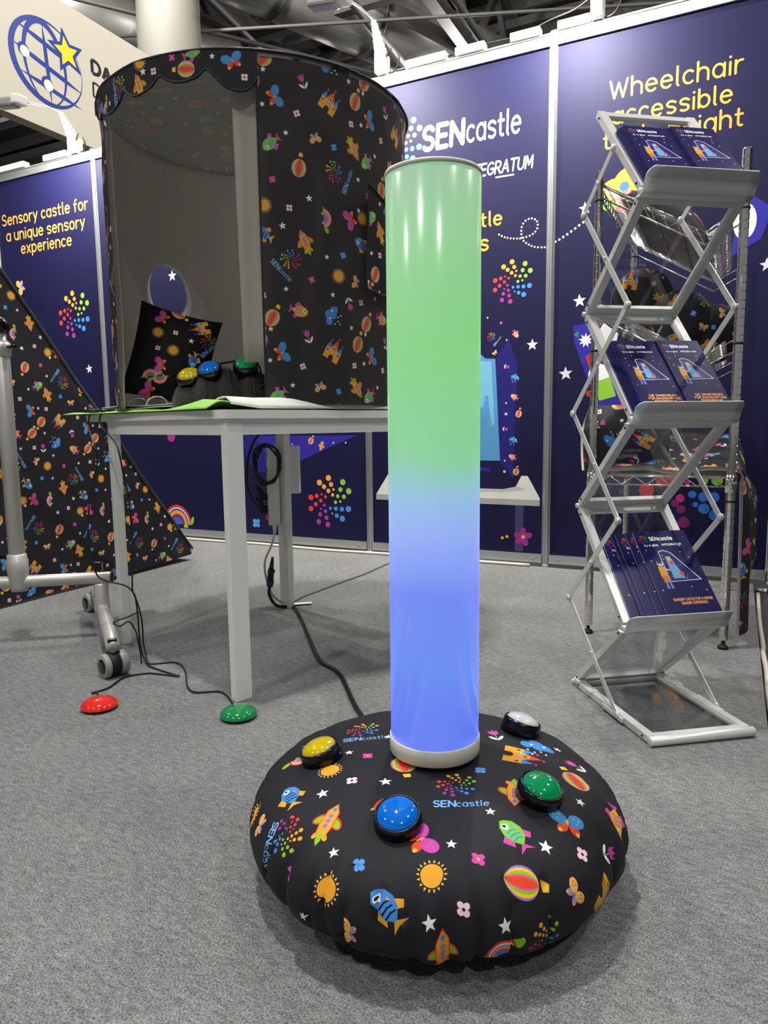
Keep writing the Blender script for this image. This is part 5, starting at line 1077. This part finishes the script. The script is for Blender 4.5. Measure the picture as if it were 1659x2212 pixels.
# cloth things on the rack
def slope_z(x, zl, zk): return zl + (zk - zl) * (x - RX0) / (-.108 - RX0)
def round_pad(c, r, tilt, az, lab, rot, name='round_pad'):
    """flat round pad standing on its rim"""
    m = Matrix.Translation(c) @ Matrix.Rotation(az, 4, 'Z') @ Matrix.Rotation(PI / 2 + tilt, 4, 'X')
    t = thing(name, lab, 'cushion', m=m, group='round pads on the rack')
    tr = triangulate(pattern(-r, r, -r, r, rot=rot, du=.07, dv=.13), ell(0, 0, r * .999, n=48), CLOTH, [], [p for p in grid_pts(-r, r, -r, r, .018) if math.hypot(*p) < r * .97])
    for s, nm in ((1, 'front_cloth'), (-1, 'back_cloth')): print_mesh(nm, tr, lambda u, v: (u, v, s * (.004 + .036 * math.sqrt(max(0, 1 - (u * u + v * v) / r / r)))), 'fabric', t, local=True)
    MB().lathe([(r * .995, -.006), (r + .002, -.004), (r + .002, .004), (r * .995, .006)], n=48).build('rim_piping', 'black_cloth', t, local=True)
zs = lambda x: slope_z(x, 1.10, .915)
round_pad((-.325, 2.78, zs(-.325) + .118), .108, .12, math.radians(20), 'round black printed pad standing on the middle shelf by the struts', 20)
round_pad((-.185, 2.66, zs(-.185) + .106), .096, .10, math.radians(14), 'round black printed pad standing in the centre of the middle shelf', 140)
round_pad((-.085, 2.90, zs(-.10) + .125), .104, .15, math.radians(30), 'round black printed pad on the middle shelf by the far rack post', 250)
# dark folded cloth on the top shelf
def draped(name, lab, cat, outline, fn, back='lining_light', pat_rot=0, pscale=1.0, step=.025, du=0, dv=0, grp=None, off=.004, back_col=(200, 196, 186)):
    us = [p[0] for p in outline]; vs = [p[1] for p in outline]; t = thing(name, lab, cat, fn(sum(us) / len(us), sum(vs) / len(vs)), group=grp)
    g = [p for p in grid_pts(min(us), max(us), min(vs), max(vs), step) if inside(p[0], p[1], outline)]
    tr = triangulate(pattern(min(us), max(us), min(vs), max(vs), rot=pat_rot, du=du, dv=dv, sc=pscale), bnd(outline, step), CLOTH, [], g)
    print_mesh('printed_face', tr, fn, 'fabric', t)
    e = .002
    def fb(u, v):
        p = Vector(fn(u, v)); a = Vector(fn(u + e, v)) - Vector(fn(u - e, v)); b = Vector(fn(u, v + e)) - Vector(fn(u, v - e)); n = a.cross(b).normalized(); return p - n * off
    tr2 = triangulate([], bnd(outline, step), back_col, [], g)
    print_mesh('backing', tr2, fb, 'fabric' if back_col[0] < 60 else 'fabric_soft', t)
    return t
def top_bag(u, v):
    x = RX0 + .05 + u; y = RY0 + .06 + v; b = max(0, 1 - abs(2 * u / .27 - 1) ** 3) * max(0, 1 - abs(2 * v / .75 - 1) ** 4)
    return Vector((x, y, slope_z(x, 1.472, 1.286) + .010 + (.09 + .03 * noise.noise((u * 8, v * 8, 1))) * b ** .5))
draped('folded_cloth', 'folded black printed cloth lying on the sloping top shelf', 'cloth', rect(0, 0, .27, .75), top_bag, off=.006, back_col=(22, 22, 26))

# cloth over the low shelf, hanging down at the far post
def low_cloth(u, v):     # u along X over the shelf then down, v along Y
    y = RY0 + .01 + v; fl = .010 * noise.noise((u * 6, v * 9, 3))
    top = RX1 + .012 - RX0 - .03
    if u < top: return Vector((RX0 + .03 + u, y, z3 + .030 + fl + .030 * noise.noise((u * 7, v * 5, 8)) + .09 * min(1, max(0, v) / .35)))
    k = u - top; r = .03
    if k < r * PI / 2: a = k / r; return Vector((RX1 + .012 + r * math.sin(a), y, z3 + .030 - r + r * math.cos(a) + fl * (1 - a) + .09 * min(1, max(0, v) / .35) * (1 - a / (PI / 2))))
    d = k - r * PI / 2; w = .012 * math.sin(v * 26 + 2 * noise.noise((v * 5, 0, 0))) * min(1, d / .1)
    return Vector((RX1 + .004 + r + w + d * .02 + .038 * min(1, max(0, v) / .16) ** .8 * min(1, d / .08), y - .02 * d * math.sin(v * 7), z3 + .030 - r - d))
draped('draped_cloth', 'black printed cloth with pale lining spread over the low shelf and hanging down', 'cloth', [(0, 0), (.36, 0), (.36, .0), (.44, .0), (.95, .0), (.93, .10), (.80, .22), (.72, .42), (.74, .55), (.55, .60), (.44, .62), (0, .62)], low_cloth, pat_rot=40, off=.012)
# printed bundle at the near post
def bundle(u, v):
    t = v / .23; top = .05 * max(0, (t - .6) / .4) ** 2
    return Vector((-.455 + u, RY0 + .03 + .45 * u + top * 1.2 - .035 * math.sin(PI * min(1, t)) + .010 * math.sin(u * 60 + 2 * noise.noise((u * 9, v * 5, 2))) * (1 - t * .5), z3 + .004 + v - .35 * max(0, u - .12) * t))
draped('cloth_bundle', 'black printed cloth bundle with pale lining standing by the near rack post', 'cloth', rect(0, 0, .26, .23), bundle, pat_rot=95, du=.1, off=.02)
